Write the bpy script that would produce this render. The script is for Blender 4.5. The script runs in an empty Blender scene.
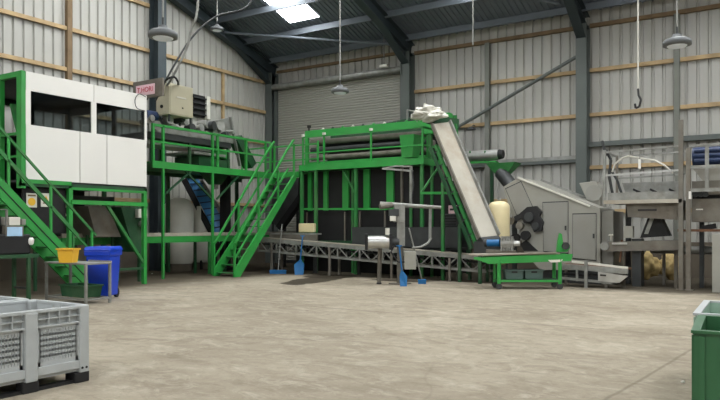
import bpy, math, random
from mathutils import Vector, Matrix
random.seed(7)
SC = bpy.context.scene
COL = SC.collection
PI = math.pi

# ------------------------------------------------------------------ survey
# camera stands at the origin, 1.5 m up, turned 32.6 degrees to the left of +Y
CA, SA = 0.8425, 0.5388
F = 680.0; HZ = 227.0; H = 1.5
def onD(px, py, D):
    l = (px - 360) / F * D
    return Vector((CA*l - SA*D, SA*l + CA*D, H + (HZ - py)*D/F))
def onX(px, py, X):
    r = (px - 360) / F
    return onD(px, py, X / (CA*r - SA))
def onY(px, py, Y):
    r = (px - 360) / F
    return onD(px, py, Y / (SA*r + CA))

# ------------------------------------------------------------------ materials
def lin(c):
    c /= 255.0
    return c/12.92 if c <= 0.04045 else ((c+0.055)/1.055)**2.4
def mat(name, rgb, rough=0.6, metal=0.0, var=0.12, scale=4.0, bump=0.0, bscale=40.0, dirt=None, dirt_amt=0.0, emit=0.0, alpha=1.0, trans=0.0):
    m = bpy.data.materials.new(name); m.use_nodes = True
    nt = m.node_tree; N = nt.nodes; L = nt.links
    b = N['Principled BSDF']
    col = tuple(lin(x) for x in rgb)
    b.inputs['Roughness'].default_value = rough
    b.inputs['Metallic'].default_value = metal
    tc = N.new('ShaderNodeTexCoord')
    nz = N.new('ShaderNodeTexNoise'); nz.inputs['Scale'].default_value = scale
    nz.inputs['Detail'].default_value = 5
    L.new(tc.outputs['Object'], nz.inputs['Vector'])
    r = N.new('ShaderNodeValToRGB')
    r.color_ramp.elements[0].position = 0.3; r.color_ramp.elements[1].position = 0.7
    r.color_ramp.elements[0].color = tuple(c*(1-var) for c in col) + (1,)
    r.color_ramp.elements[1].color = tuple(min(1, c*(1+var)) for c in col) + (1,)
    L.new(nz.outputs['Fac'], r.inputs['Fac'])
    out = r.outputs['Color']
    if dirt:
        n2 = N.new('ShaderNodeTexNoise'); n2.inputs['Scale'].default_value = scale*0.6; n2.inputs['Detail'].default_value = 8
        n2.inputs['Roughness'].default_value = 0.7
        L.new(tc.outputs['Object'], n2.inputs['Vector'])
        r2 = N.new('ShaderNodeValToRGB'); r2.color_ramp.elements[0].position = 0.45; r2.color_ramp.elements[1].position = 0.7
        r2.color_ramp.elements[0].color = (0, 0, 0, 1); r2.color_ramp.elements[1].color = (dirt_amt,)*3 + (1,)
        L.new(n2.outputs['Fac'], r2.inputs['Fac'])
        mx = N.new('ShaderNodeMix'); mx.data_type = 'RGBA'
        L.new(r2.outputs['Color'], mx.inputs[0]); L.new(out, mx.inputs[6])
        mx.inputs[7].default_value = tuple(lin(x) for x in dirt) + (1,)
        out = mx.outputs[2]
    L.new(out, b.inputs['Base Color'])
    if bump:
        n3 = N.new('ShaderNodeTexNoise'); n3.inputs['Scale'].default_value = bscale
        L.new(tc.outputs['Object'], n3.inputs['Vector'])
        bp = N.new('ShaderNodeBump'); bp.inputs['Strength'].default_value = bump
        L.new(n3.outputs['Fac'], bp.inputs['Height']); L.new(bp.outputs['Normal'], b.inputs['Normal'])
    if emit:
        b.inputs['Emission Color'].default_value = col + (1,); b.inputs['Emission Strength'].default_value = emit
    if alpha < 1: b.inputs['Alpha'].default_value = alpha
    if trans: b.inputs['Transmission Weight'].default_value = trans
    return m

DUST = (120, 112, 96)
M = {}
M['green'] = mat('green_paint', (44, 144, 62), 0.45, 0, 0.12, 2, dirt=DUST, dirt_amt=0.15)
M['green2'] = mat('green_paint_dusty', (38, 116, 54), 0.55, 0, 0.2, 2, dirt=DUST, dirt_amt=0.3)
M['green3'] = mat('dark_green_paint', (22, 72, 40), 0.6, 0, 0.2, 2, dirt=DUST, dirt_amt=0.2)
M['white'] = mat('white_panel', (226, 224, 218), 0.4, 0, 0.025, 0.6)
M['offwhite'] = mat('offwhite_plastic', (205, 203, 192), 0.5, 0, 0.05, 3)
M['black'] = mat('black_rubber', (20, 20, 21), 0.7, 0, 0.2, 4)
M['curtain'] = mat('black_board', (17, 16, 16), 0.75, 0, 0.3, 1.5)
M['darkgrey'] = mat('dark_grey_steel', (58, 60, 60), 0.55, 0.3, 0.2, 3)
M['steel'] = mat('galvanised_steel', (140, 141, 136), 0.5, 0.35, 0.18, 5, dirt=(92, 82, 66), dirt_amt=0.45)
M['dullsteel'] = mat('dull_dusty_steel', (112, 108, 99), 0.6, 0.2, 0.2, 3, dirt=(86, 70, 52), dirt_amt=0.55)
M['chrome'] = mat('bright_steel', (190, 190, 186), 0.3, 0.75, 0.1, 5)
M['greymach'] = mat('grey_machine_paint', (146, 145, 136), 0.5, 0, 0.06, 1.2, dirt=(112, 100, 80), dirt_amt=0.3)
M['greypanel'] = mat('grey_door_paint', (136, 135, 128), 0.5, 0, 0.05, 1.2, dirt=(110, 98, 80), dirt_amt=0.2)
M['frame'] = mat('portal_steel', (86, 92, 88), 0.6, 0.1, 0.12, 1)
M['rafter'] = mat('rafter_steel', (52, 62, 66), 0.6, 0.1, 0.12, 1)
M['purlin'] = mat('galvanised_purlin', (108, 116, 124), 0.45, 0.2, 0.1, 2)
M['beltblue'] = mat('blue_belt', (60, 130, 190), 0.45, 0, 0.1, 3)
M['post'] = mat('grey_post', (108, 110, 102), 0.6, 0, 0.1, 2)
M['lampgrey'] = mat('lamp_housing', (92, 95, 96), 0.5, 0.1, 0.1, 4)
M['timber'] = mat('pale_timber', (168, 144, 106), 0.75, 0, 0.22, 3, bump=0.1)
M['timber2'] = mat('brown_timber', (118, 98, 72), 0.8, 0, 0.22, 3, bump=0.1)
M['blue'] = mat('blue_plastic', (14, 60, 186), 0.4, 0, 0.08, 3)
M['ltblue'] = mat('blue_tool_plastic', (4, 92, 146), 0.45, 0, 0.1, 5)
M['navy'] = mat('dark_blue_roll', (20, 42, 78), 0.5, 0, 0.15, 5)
M['yellow'] = mat('yellow_plastic', (226, 176, 50), 0.45, 0, 0.08, 4)
M['cream'] = mat('cream_paint', (214, 200, 158), 0.4, 0, 0.06, 3)
M['beige'] = mat('beige_cabinet', (176, 170, 146), 0.45, 0, 0.04, 2)
M['bingrey'] = mat('grey_bin_plastic', (168, 172, 172), 0.45, 0, 0.06, 3, dirt=(120, 116, 106), dirt_amt=0.25)
M['bingreen'] = mat('green_bin_plastic', (34, 84, 48), 0.45, 0, 0.1, 3, dirt=(60, 100, 68), dirt_amt=0.3)
M['palegreen'] = mat('pale_green_plastic', (140, 165, 148), 0.45, 0, 0.1, 3)
M['crate'] = mat('grey_green_crate', (72, 92, 86), 0.55, 0, 0.12, 4)
M['rust'] = mat('rusty_brown', (96, 66, 44), 0.8, 0, 0.3, 8)
M['belt'] = mat('dirty_belt', (168, 163, 150), 0.65, 0, 0.07, 1.5, dirt=(132, 108, 78), dirt_amt=0.5)
M['greybelt'] = mat('grey_belt', (140, 134, 120), 0.7, 0, 0.12, 2, dirt=(104, 88, 66), dirt_amt=0.4)
M['screen'] = mat('lcd_screen', (150, 180, 205), 0.3, 0, 0.15, 6, emit=0.25)
M['red'] = mat('red_print', (185, 40, 60), 0.5, 0, 0.05)
M['pink'] = mat('pinkish_sign_face', (226, 190, 196), 0.5, 0, 0.03)
M['dark_print'] = mat('dark_print', (40, 36, 36), 0.5, 0, 0.05)
M['concrete'] = mat('plinth_concrete', (92, 84, 72), 0.85, 0, 0.16, 1.2, bump=0.2)
M['yelsack'] = mat('straw_coloured_sack', (172, 150, 100), 0.8, 0, 0.3, 6, bump=0.3, bscale=12)
M['lens'] = mat('lamp_lens', (215, 222, 228), 0.4, 0, 0.02, emit=0.08)
M['sky'] = mat('rooflight_sheet', (240, 242, 243), 0.5, 0, 0.02, 0.5, emit=21.0)
M['wood_end'] = mat('unpainted_board', (200, 176, 132), 0.8, 0, 0.15, 3)

# glass
g = bpy.data.materials.new('tinted_glass'); g.use_nodes = True
nt = g.node_tree; nt.nodes.clear()
o_ = nt.nodes.new('ShaderNodeOutputMaterial'); tr = nt.nodes.new('ShaderNodeBsdfTransparent'); gl = nt.nodes.new('ShaderNodeBsdfGlossy')
tr.inputs['Color'].default_value = (0.42, 0.46, 0.47, 1); gl.inputs['Roughness'].default_value = 0.05
mx = nt.nodes.new('ShaderNodeMixShader'); mx.inputs[0].default_value = 0.08
nt.links.new(tr.outputs[0], mx.inputs[1]); nt.links.new(gl.outputs[0], mx.inputs[2]); nt.links.new(mx.outputs[0], o_.inputs[0])
M['glass'] = g

# corrugated sheet: long vertical dirt streaks
def sheet_mat(name, rgb, rough, metal, squash):
    m = mat(name, rgb, rough, metal, 0.035, 1.0)
    nt = m.node_tree; tc = [n for n in nt.nodes if n.type == 'TEX_COORD'][0]
    mp = nt.nodes.new('ShaderNodeMapping'); mp.inputs['Scale'].default_value = squash
    nz = [n for n in nt.nodes if n.type == 'TEX_NOISE'][0]
    nt.links.new(tc.outputs['Object'], mp.inputs['Vector']); nt.links.new(mp.outputs['Vector'], nz.inputs['Vector'])
    return m
M['clad'] = sheet_mat('wall_sheet', (166, 165, 158), 0.5, 0.0, (2.2, 2.2, 0.2))
M['roofsheet'] = sheet_mat('roof_sheet', (112, 121, 131), 0.5, 0.1, (2, 0.2, 0.2))
M['curtain_door'] = sheet_mat('roller_curtain', (150, 149, 140), 0.5, 0.1, (0.6, 0.6, 3))

# floor
def floor_mat():
    m = bpy.data.materials.new('concrete_floor'); m.use_nodes = True
    nt = m.node_tree; N = nt.nodes; L = nt.links; b = N['Principled BSDF']
    tc = N.new('ShaderNodeTexCoord')
    def noise(scale, detail, rough, vec=None, dist=0):
        n = N.new('ShaderNodeTexNoise'); n.inputs['Scale'].default_value = scale; n.inputs['Detail'].default_value = detail
        n.inputs['Roughness'].default_value = rough; n.inputs['Distortion'].default_value = dist
        L.new(vec or tc.outputs['Object'], n.inputs['Vector']); return n.outputs['Fac']
    def ramp(f, p0, c0, p1, c1):
        r = N.new('ShaderNodeValToRGB'); e = r.color_ramp.elements
        e[0].position = p0; e[1].position = p1; e[0].color = c0; e[1].color = c1
        L.new(f, r.inputs['Fac']); return r.outputs['Color']
    def mixc(f, a, c):
        x = N.new('ShaderNodeMix'); x.data_type = 'RGBA'
        L.new(f, x.inputs[0])
        L.new(a, x.inputs[6])
        if isinstance(c, tuple): x.inputs[7].default_value = c
        else: L.new(c, x.inputs[7])
        return x.outputs[2]
    def C(r, g_, b_): return (lin(r), lin(g_), lin(b_), 1)
    base = ramp(noise(0.35, 6, 0.6, dist=0.6), 0.35, C(132, 123, 107), 0.66, C(160, 151, 134))
    # streaks swept across the slab
    mp = N.new('ShaderNodeMapping'); mp.inputs['Scale'].default_value = (0.8, 1.3, 1); mp.inputs['Rotation'].default_value = (0, 0, 0.5)
    L.new(tc.outputs['Object'], mp.inputs['Vector'])
    st = ramp(noise(1.0, 8, 0.7, mp.outputs['Vector'], 1.2), 0.48, (0, 0, 0, 1), 0.62, (0.6,)*3 + (1,))
    col = mixc(st, base, C(122, 113, 98))
    st2 = ramp(noise(2.4, 10, 0.75, mp.outputs['Vector'], 1.4), 0.5, (0, 0, 0, 1), 0.66, (0.55,)*3 + (1,))
    col = mixc(st2, col, C(178, 170, 154))
    fine = ramp(noise(6, 10, 0.85), 0.48, (0, 0, 0, 1), 0.66, (0.5,)*3 + (1,))
    col = mixc(fine, col, C(110, 100, 84))
    sep = N.new('ShaderNodeSeparateXYZ'); L.new(tc.outputs['Object'], sep.inputs[0])
    def math_(op, a, c=None, d=None):
        n = N.new('ShaderNodeMath'); n.operation = op
        for i, v in enumerate((a, c, d)):
            if v is None: continue
            if isinstance(v, (int, float)): n.inputs[i].default_value = v
            else: L.new(v, n.inputs[i])
        return n.outputs[0]
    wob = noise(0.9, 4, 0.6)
    # hairline cracks and tyre arcs
    vo = N.new('ShaderNodeTexVoronoi'); vo.feature = 'DISTANCE_TO_EDGE'; vo.inputs['Scale'].default_value = 0.28
    vm = N.new('ShaderNodeVectorMath'); vm.operation = 'ADD'; L.new(tc.outputs['Object'], vm.inputs[0])
    vn = N.new('ShaderNodeTexNoise'); vn.inputs['Scale'].default_value = 0.7; L.new(tc.outputs['Object'], vn.inputs['Vector']); L.new(vn.outputs['Color'], vm.inputs[1])
    L.new(vm.outputs[0], vo.inputs['Vector'])
    col = mixc(ramp(vo.outputs['Distance'], 0.001, (0.16,)*3 + (1,), 0.008, (0, 0, 0, 1)), col, C(92, 84, 70))
    # damp patches: ellipses with ragged edges
    wob2 = noise(2.2, 6, 0.7)
    for (cx, cy, rx, ry, an) in ((-11.5, 15.7, 0.6, 2.1, 0.24), (-11.9, 16.9, 0.8, 0.9, 0.24), (-9.3, 16.6, 0.9, 0.35, 0.0)):
        ux = math_('SUBTRACT', sep.outputs['X'], cx); uy = math_('SUBTRACT', sep.outputs['Y'], cy)
        ca, sa = math.cos(an), math.sin(an)
        dx = math_('DIVIDE', math_('ADD', math_('MULTIPLY', ux, ca), math_('MULTIPLY', uy, sa)), rx)
        dy = math_('DIVIDE', math_('SUBTRACT', math_('MULTIPLY', uy, ca), math_('MULTIPLY', ux, sa)), ry)
        d = math_('ADD', math_('MULTIPLY', dx, dx), math_('MULTIPLY', dy, dy))
        d = math_('MULTIPLY', math_('ADD', d, math_('MULTIPLY', math_('SUBTRACT', wob2, 0.5), 1.6)), 0.5)
        col = mixc(ramp(d, 0.4, (0.9,)*3 + (1,), 0.52, (0, 0, 0, 1)), col, C(46, 40, 30))
    # shade beneath the conveyor line, painted into the floor colour
    shade_y = math_('ADD', sep.outputs['Y'], math_('MULTIPLY', math_('SUBTRACT', wob, 0.5), 2.6))
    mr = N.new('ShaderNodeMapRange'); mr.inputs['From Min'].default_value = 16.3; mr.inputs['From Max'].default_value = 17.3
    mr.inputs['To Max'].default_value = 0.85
    L.new(shade_y, mr.inputs['Value'])
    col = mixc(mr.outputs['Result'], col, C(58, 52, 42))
    shade_x = math_('SUBTRACT', math_('MULTIPLY', math_('SUBTRACT', wob, 0.5), 2.0), sep.outputs['X'])  # shade beneath the cabin, painted as darker slab colour
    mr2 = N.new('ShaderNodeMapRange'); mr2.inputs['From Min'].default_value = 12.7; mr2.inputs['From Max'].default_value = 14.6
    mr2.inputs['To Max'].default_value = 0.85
    L.new(shade_x, mr2.inputs['Value'])
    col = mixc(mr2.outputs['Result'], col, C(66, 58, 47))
    # slab joint
    jx = math_('ABSOLUTE', math_('SUBTRACT', math_('ADD', sep.outputs['X'], math_('MULTIPLY', wob, 0.12)), math_('SUBTRACT', math_('MULTIPLY', sep.outputs['Y'], 0.1), 1.93)))
    col = mixc(ramp(jx, 0.006, (0.5,)*3 + (1,), 0.03, (0, 0, 0, 1)), col, C(96, 88, 74))
    jy = math_('ABSOLUTE', math_('SUBTRACT', math_('ADD', sep.outputs['Y'], math_('MULTIPLY', wob, 0.18)), 10.4))
    col = mixc(ramp(jy, 0.012, (0.35,)*3 + (1,), 0.06, (0, 0, 0, 1)), col, C(100, 92, 78))
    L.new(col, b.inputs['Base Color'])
    b.inputs['Roughness'].default_value = 0.85; b.inputs['Specular IOR Level'].default_value = 0.12
    bp = N.new('ShaderNodeBump'); bp.inputs['Strength'].default_value = 0.25; bp.inputs['Distance'].default_value = 0.02
    L.new(noise(9, 8, 0.7), bp.inputs['Height']); L.new(bp.outputs['Normal'], b.inputs['Normal'])
    return m
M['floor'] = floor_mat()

# ------------------------------------------------------------------ mesh helpers (world coordinates)
def wloc(o):
    v = Vector((0, 0, 0))
    while o: v += o.location; o = o.parent
    return v
class MB:
    def __init__(s): s.v = []; s.f = []; s.sm = []
    def add(s, vs, fs, smooth=False):
        n = len(s.v); s.v += [Vector(p) for p in vs]; s.f += [tuple(i+n for i in f) for f in fs]; s.sm += [smooth]*len(fs); return s
    def box(s, x0, x1, y0, y1, z0, z1, R=None, c=None):
        vs = [Vector((x, y, z)) for z in (z0, z1) for (x, y) in ((x0, y0), (x1, y0), (x1, y1), (x0, y1))]
        if R is not None:
            c = Vector(c) if c is not None else Vector(((x0+x1)/2, (y0+y1)/2, (z0+z1)/2))
            vs = [R @ (p - c) + c for p in vs]
        return s.add(vs, [(3, 2, 1, 0), (4, 5, 6, 7), (0, 1, 5, 4), (1, 2, 6, 5), (2, 3, 7, 6), (3, 0, 4, 7)])
    def bar(s, a, b, w=0.05, h=None, up=(0, 0, 1)):
        a = Vector(a); b = Vector(b); h = h or w; d = (b-a).normalized(); up = Vector(up)
        if abs(d.dot(up)) > 0.98: up = Vector((0, 1, 0))
        sx = d.cross(up).normalized(); uz = sx.cross(d).normalized()
        o = [sx*w/2*i + uz*h/2*j for (i, j) in ((-1, -1), (1, -1), (1, 1), (-1, 1))]
        return s.add([a+q for q in o] + [b+q for q in o], [(0, 1, 2, 3), (7, 6, 5, 4), (0, 4, 5, 1), (1, 5, 6, 2), (2, 6, 7, 3), (3, 7, 4, 0)])
    def tube(s, a, b, r, r2=None, n=14, cap=True):
        a = Vector(a); b = Vector(b); r2 = r if r2 is None else r2; d = (b-a).normalized()
        u = Vector((0, 0, 1)) if abs(d.z) < 0.95 else Vector((1, 0, 0))
        x = d.cross(u).normalized(); y = d.cross(x).normalized()
        vs = [a + (x*math.cos(2*PI*i/n) + y*math.sin(2*PI*i/n))*r for i in range(n)] + [b + (x*math.cos(2*PI*i/n) + y*math.sin(2*PI*i/n))*r2 for i in range(n)]
        s.add(vs, [(i, (i+1) % n, n+(i+1) % n, n+i) for i in range(n)], True)
        if cap: s.add(vs, [tuple(range(n-1, -1, -1)), tuple(range(n, 2*n))])
        return s
    def path(s, pts, r, n=8):
        for i in range(len(pts)-1): s.tube(pts[i], pts[i+1], r, n=n)
        return s
    def lathe(s, c, prof, n=24):
        c = Vector(c); vs = []
        for (r, z) in prof: vs += [c + Vector((r*math.cos(2*PI*i/n), r*math.sin(2*PI*i/n), z)) for i in range(n)]
        fs = [(k*n+i, k*n+(i+1) % n, (k+1)*n+(i+1) % n, (k+1)*n+i) for k in range(len(prof)-1) for i in range(n)]
        s.add(vs, fs, True)
        return s.add(vs, [tuple(range(n-1, -1, -1)), tuple(range((len(prof)-1)*n, len(prof)*n))])
    def prism(s, poly, d):
        d = Vector(d); n = len(poly); poly = [Vector(p) for p in poly]
        return s.add(poly + [p+d for p in poly], [tuple(range(n)), tuple(range(2*n-1, n-1, -1))] + [(i, n+i, n+(i+1) % n, (i+1) % n) for i in range(n)])
    def hexa(s, a, b):   # two quads joined
        return s.add(list(a)+list(b), [(3, 2, 1, 0), (4, 5, 6, 7), (0, 1, 5, 4), (1, 2, 6, 5), (2, 3, 7, 6), (3, 0, 4, 7)])
    def build(s, name, m, parent=None, bevel=0.0, origin=None, fix=True):
        me = bpy.data.meshes.new(name)
        off = wloc(parent) if parent else (Vector(origin) if origin else Vector((0, 0, 0)))
        me.from_pydata([tuple(p-off) for p in s.v], [], s.f); 
        me.polygons.foreach_set('use_smooth', s.sm)
        me.materials.append(M[m]); me.update()
        if fix:
            import bmesh
            bm = bmesh.new(); bm.from_mesh(me); bmesh.ops.recalc_face_normals(bm, faces=bm.faces); bm.to_mesh(me); bm.free()
        o = bpy.data.objects.new(name, me); COL.objects.link(o)
        if parent: o.parent = parent
        elif origin: o.location = origin
        if bevel:
            bv = o.modifiers.new('bevel', 'BEVEL'); bv.width = bevel; bv.segments = 2; bv.limit_method = 'ANGLE'
        return o
def Rz(a): return Matrix.Rotation(a, 3, 'Z')
def Rx(a): return Matrix.Rotation(a, 3, 'X')
def Ry(a): return Matrix.Rotation(a, 3, 'Y')
def tag(o, label, cat, group=None, kind=None):
    o['label'] = label; o['category'] = cat
    if group: o['group'] = group
    if kind: o['kind'] = kind
    return o
def thing(name, label, cat, loc, group=None):
    o = bpy.data.objects.new(name, None); COL.objects.link(o); o.location = Vector(loc); o.empty_display_size = 0.2
    return tag(o, label, cat, group)
def struct(o): o['kind'] = 'structure'; return o
def part(name, m, parent, *boxes, bevel=0.0):
    b = MB()
    for q in boxes: b.box(*q)
    return b.build(name, m, parent, bevel)

# ------------------------------------------------------------------ the shed
XL, XR, YB, YF = -18.8, 13.5, 22.4, -14.4
RY, SL, Z0 = 4.0, 0.303, 8.45
def roofz(y): return Z0 + SL*(YB - y) if y >= RY else Z0 + SL*(YB - RY) - SL*(RY - y)
def prof(x0, x1, pitch, depth):
    pts = []; x = x0
    while x < x1:
        for (t, d) in ((0, 1), (0.68, 1), (0.76, 0), (0.92, 0), (1.0, 1)):
            q = x + t*pitch
            if q <= x1 and (not pts or q > pts[-1][0] + 1e-5): pts.append((q, d*depth))
        x += pitch
    pts.append((x1, 0)); return pts

def strip(mb, pts, f0, f1):
    n = len(pts); a = [f0(p) for p in pts]; b = [f1(p) for p in pts]
    mb.add(a+b, [(i, i+1, n+i+1, n+i) for i in range(n-1)])
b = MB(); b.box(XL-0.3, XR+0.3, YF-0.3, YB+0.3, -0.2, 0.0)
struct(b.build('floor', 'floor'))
# left gable wall, corrugations stand towards the room; concrete plinth below
b = MB(); strip(b, prof(YF, YB, 0.31, 0.055), lambda p: Vector((XL + p[1], p[0], 0.0)), lambda p: Vector((XL + p[1], p[0], roofz(p[0]))))
b.box(XL-0.12, XL-0.03, YF, YB, 0, 8.6)
wl = struct(b.build('wall_left', 'clad', fix=False))
part('plinth', 'concrete', wl, (XL-0.02, XL+0.1, YF, YB, 0, 1.1))
b = MB(); strip(b, prof(XL, XR, 0.31, 0.055), lambda p: Vector((p[0], YB - p[1], 0.0)), lambda p: Vector((p[0], YB - p[1], Z0)))
b.box(XL, XR, YB+0.03, YB+0.12, 0, Z0)
wb = struct(b.build('wall_back', 'clad', fix=False))
part('plinth', 'concrete', wb, (-12.2, XR, YB-0.12, YB+0.02, 0, 1.05))
b = MB(); strip(b, prof(YF, YB, 0.31, 0.055), lambda p: Vector((XR - p[1], p[0], 0.0)), lambda p: Vector((XR - p[1], p[0], roofz(p[0]))))
struct(b.build('wall_right', 'clad', fix=False))
# front wall behind the camera with a wide doorway, unseen and left open for light
b = MB()
for (x0, x1, z0, z1) in ((XL, -9, 0, Z0), (9, XR, 0, Z0), (-9, 9, 6.2, Z0)):
    strip(b, prof(x0, x1, 0.31, 0.055), lambda p: Vector((p[0], YF + p[1], z0)), lambda p: Vector((p[0], YF + p[1], z1)))
struct(b.build('wall_front', 'clad', fix=False))

# roof with rooflight strips
BAY = 6.45
cols = [XL, -12.02, -5.69, 0.7, 7.1, 13.5]
rects = []; sky = []
for i in range(5):
    x0 = cols[i] if i else XL; x1 = cols[i+1] if i < 4 else XR
    s0, s1 = cols[i] + 2.9, cols[i] + 4.24
    for (ya, yb) in ((RY, YB), (YF, RY)):
        if ya == RY: sa, sb = 8.0, 20.0
        else: sa, sb = -10.0, 0.0
        rects += [(x0, s0, ya, yb), (s1, x1, ya, yb), (s0, s1, ya, sa), (s0, s1, sb, yb)]
        sky.append((s0, s1, sa, sb))
b = MB()
for (x0, x1, ya, yb) in rects:
    strip(b, prof(x0, x1, 0.19, -0.035), lambda p: Vector((p[0], ya, roofz(ya) + 0.0 + p[1])), lambda p: Vector((p[0], yb, roofz(yb) + p[1])))
struct(b.build('ceiling', 'roofsheet', fix=False))
for i, (x0, x1, sa, sb) in enumerate(sky):
    b = MB(); b.hexa([(x0, sa, roofz(sa)-0.05), (x1, sa, roofz(sa)-0.05), (x1, sb, roofz(sb)-0.05), (x0, sb, roofz(sb)-0.05)],
                     [(x0, sa, roofz(sa)+0.03), (x1, sa, roofz(sa)+0.03), (x1, sb, roofz(sb)+0.03), (x0, sb, roofz(sb)+0.03)])
    struct(b.build('window_%d' % (i+1), 'sky'))

tn = [0]
def trim(mb, m, bevel=0.0):
    tn[0] += 1
    return struct(mb.build('trim_%d' % tn[0], m, bevel=bevel))
def ibeam(mb, a, b, w, h, up):
    a = Vector(a); b = Vector(b); up = Vector(up).normalized()
    mb.bar(a, b, 0.02, h, up)
    for s in (-1, 1): mb.bar(a + up*s*h/2, b + up*s*h/2, w, 0.025, up)
# portal columns and rafters
nrm = Vector((0, SL, 1)).normalized()
for i, cx in enumerate(cols[:6]):
    if i == 0: cx += 0.28
    if i == 5: cx -= 1.0
    m = MB(); ibeam(m, (cx, YB-0.32, 0), (cx, YB-0.32, Z0-0.5), 0.34, 0.42, (0, 1, 0)); trim(m, 'frame')
    m = MB(); ibeam(m, (cx, YF+0.3, 0), (cx, YF+0.3, Z0-0.5), 0.3, 0.42, (0, 1, 0)); trim(m, 'frame')
    m = MB()
    ibeam(m, (cx, YB-0.1, roofz(YB-0.1)-0.45), (cx, RY, roofz(RY)-0.45), 0.3, 0.42, nrm)
    # haunch
    m.prism([(cx-0.01, YB-0.15, Z0-0.55), (cx-0.01, YB-2.3, roofz(YB-2.3)-0.65), (cx-0.01, YB-0.55, Z0-0.98), (cx-0.01, YB-0.15, Z0-0.98)], (0.02, 0, 0))
    m.bar((cx, YB-0.5, Z0-0.98), (cx, YB-2.3, roofz(YB-2.3)-0.67), 0.3, 0.025)
    trim(m, 'rafter')
    m = MB(); ibeam(m, (cx, YF+0.1, roofz(YF+0.1)-0.45), (cx, RY, roofz(RY)-0.45), 0.3, 0.42, Vector((0, -SL, 1)))
    trim(m, 'rafter')
# purlins
for y in [YB-0.5] + [YB - 2.0 - 1.55*k for k in range(11)] + [RY - 1.5 - 1.9*k for k in range(9)]:
    z = roofz(y) - 0.15
    m = MB(); m.box(XL+0.05, XR-0.05, y-0.03, y+0.03, z-0.11, z+0.09); m.box(XL+0.05, XR-0.05, y-0.03, y+0.06, z-0.13, z-0.11); trim(m, 'purlin')
# roof bracing tube across the first bay and a second one
m = MB(); m.tube((-18.5, 19.25, roofz(19.25)-0.42), (-12.25, 21.85, roofz(21.85)-0.42), 0.05); trim(m, 'purlin')
m = MB(); m.tube((-12.2, 16.5, roofz(16.5)-0.5), (-6.1, 21.0, roofz(21.0)-0.5), 0.045); trim(m, 'purlin')
# gable posts and girts
m = MB(); m.box(XL+0.05, XL+0.15, 19.32, 19.41, 0, 7.5); trim(m, 'timber')
for y, mm, w in ((-6.0, 'timber', 0.13), (12.7, 'timber2', 0.16), (6.2, 'timber2', 0.16), (0.5, 'timber2', 0.16)):
    m = MB(); m.box(XL+0.05, XL+0.05+0.14, y-w/2, y+w/2, 0, roofz(y)-0.45); trim(m, mm)
m = MB(); ibeam(m, (XL+0.35, 15.95, 0), (XL+0.35, 15.95, roofz(15.95)-0.7), 0.36, 0.42, (1, 0, 0)); trim(m, 'rafter')
for (z, y1) in ((5.0, YB-0.5), (6.3, YB-0.5), (7.55, YB-0.5), (9.1, 16.2), (10.6, 14.2), (12.1, 9.0), (3.7, YB-0.5), (2.4, YB-0.5)):
    m = MB(); m.box(XL+0.05, XL+0.15, YF+1 if z < 8.4 else 0, y1, z-0.06, z+0.06); trim(m, 'timber')
# side wall girts bay by bay
for i in range(1, 5):
    x0, x1 = cols[i] + 0.17, min(cols[i+1] - 0.17, XR-0.1)
    for z in ((7.93, 6.5, 5.08, 3.75, 2.4) if i == 1 else (7.93, 6.5, 5.08, 3.4, 2.0)):
        m = MB(); m.box(x0, x1, YB-0.16, YB-0.05, z-0.06, z+0.06); trim(m, 'steel' if z in (3.75,) else ('timber2' if z == 7.93 else 'timber'))
    if i == 1: m = MB(); m.box(x0, x1, YB-0.2, YB-0.05, 3.58, 3.68); trim(m, 'frame')
    if i >= 2:
        m = MB(); m.box(x0, x1, YB-0.26, YB-0.05, 4.05, 4.2); trim(m, 'frame')
    xm = {1: onY(490, 100, YB).x, 2: onY(678, 100, YB).x}.get(i, (x0+x1)/2)
    m = MB(); m.box(xm-0.08, xm+0.08, YB-0.3, YB-0.165, 0, Z0-0.6); trim(m, 'post')
# wall brace
m = MB(); m.tube(onY(458, 127, YB-0.42), onY(576, 57, YB-0.42), 0.06, n=8); trim(m, 'frame')
m = MB(); m.box(XL+0.4, cols[1]-0.3, YB-0.16, YB-0.05, 7.98, 8.08); trim(m, 'timber2')

# roller shutter
door = thing('door_1', 'closed pale grey slatted roller shutter door', 'door', (-15.6, YB-0.2, 0)); door['kind'] = 'structure'
del door['label']; del door['category']
b = MB(); z = 0.0; pts = []
x0, x1 = -18.25, -12.3
while z < 7.2:
    pts += [(z, 0), (z+0.025, 0.0), (z+0.045, 0.028), (z+0.08, 0.028)]
    z += 0.1
n = len(pts)
b.add([(x0, YB-0.25-d, zz) for zz, d in pts] + [(x1, YB-0.25-d, zz) for zz, d in pts], [(i, i+1, n+i+1, n+i) for i in range(n-1)])
b.build('curtain', 'curtain_door', door, fix=False)
b = MB(); b.tube((x0-0.1, YB-0.42, 7.32), (x1+0.1, YB-0.42, 7.32), 0.13, n=20); b.build('roller_drum', 'steel', door)
part('guide_rail', 'frame', door, (x0-0.12, x0+0.03, YB-0.36, YB-0.16, 0, 7.3))
part('guide_rail', 'frame', door, (x1-0.03, x1+0.12, YB-0.36, YB-0.16, 0, 7.3))
part('drum_bracket', 'frame', door, (x1+0.1, x1+0.13, YB-0.6, YB-0.2, 7.1, 7.5))
part('bottom_bar', 'darkgrey', door, (x0, x1, YB-0.32, YB-0.2, 0, 0.14))

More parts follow.
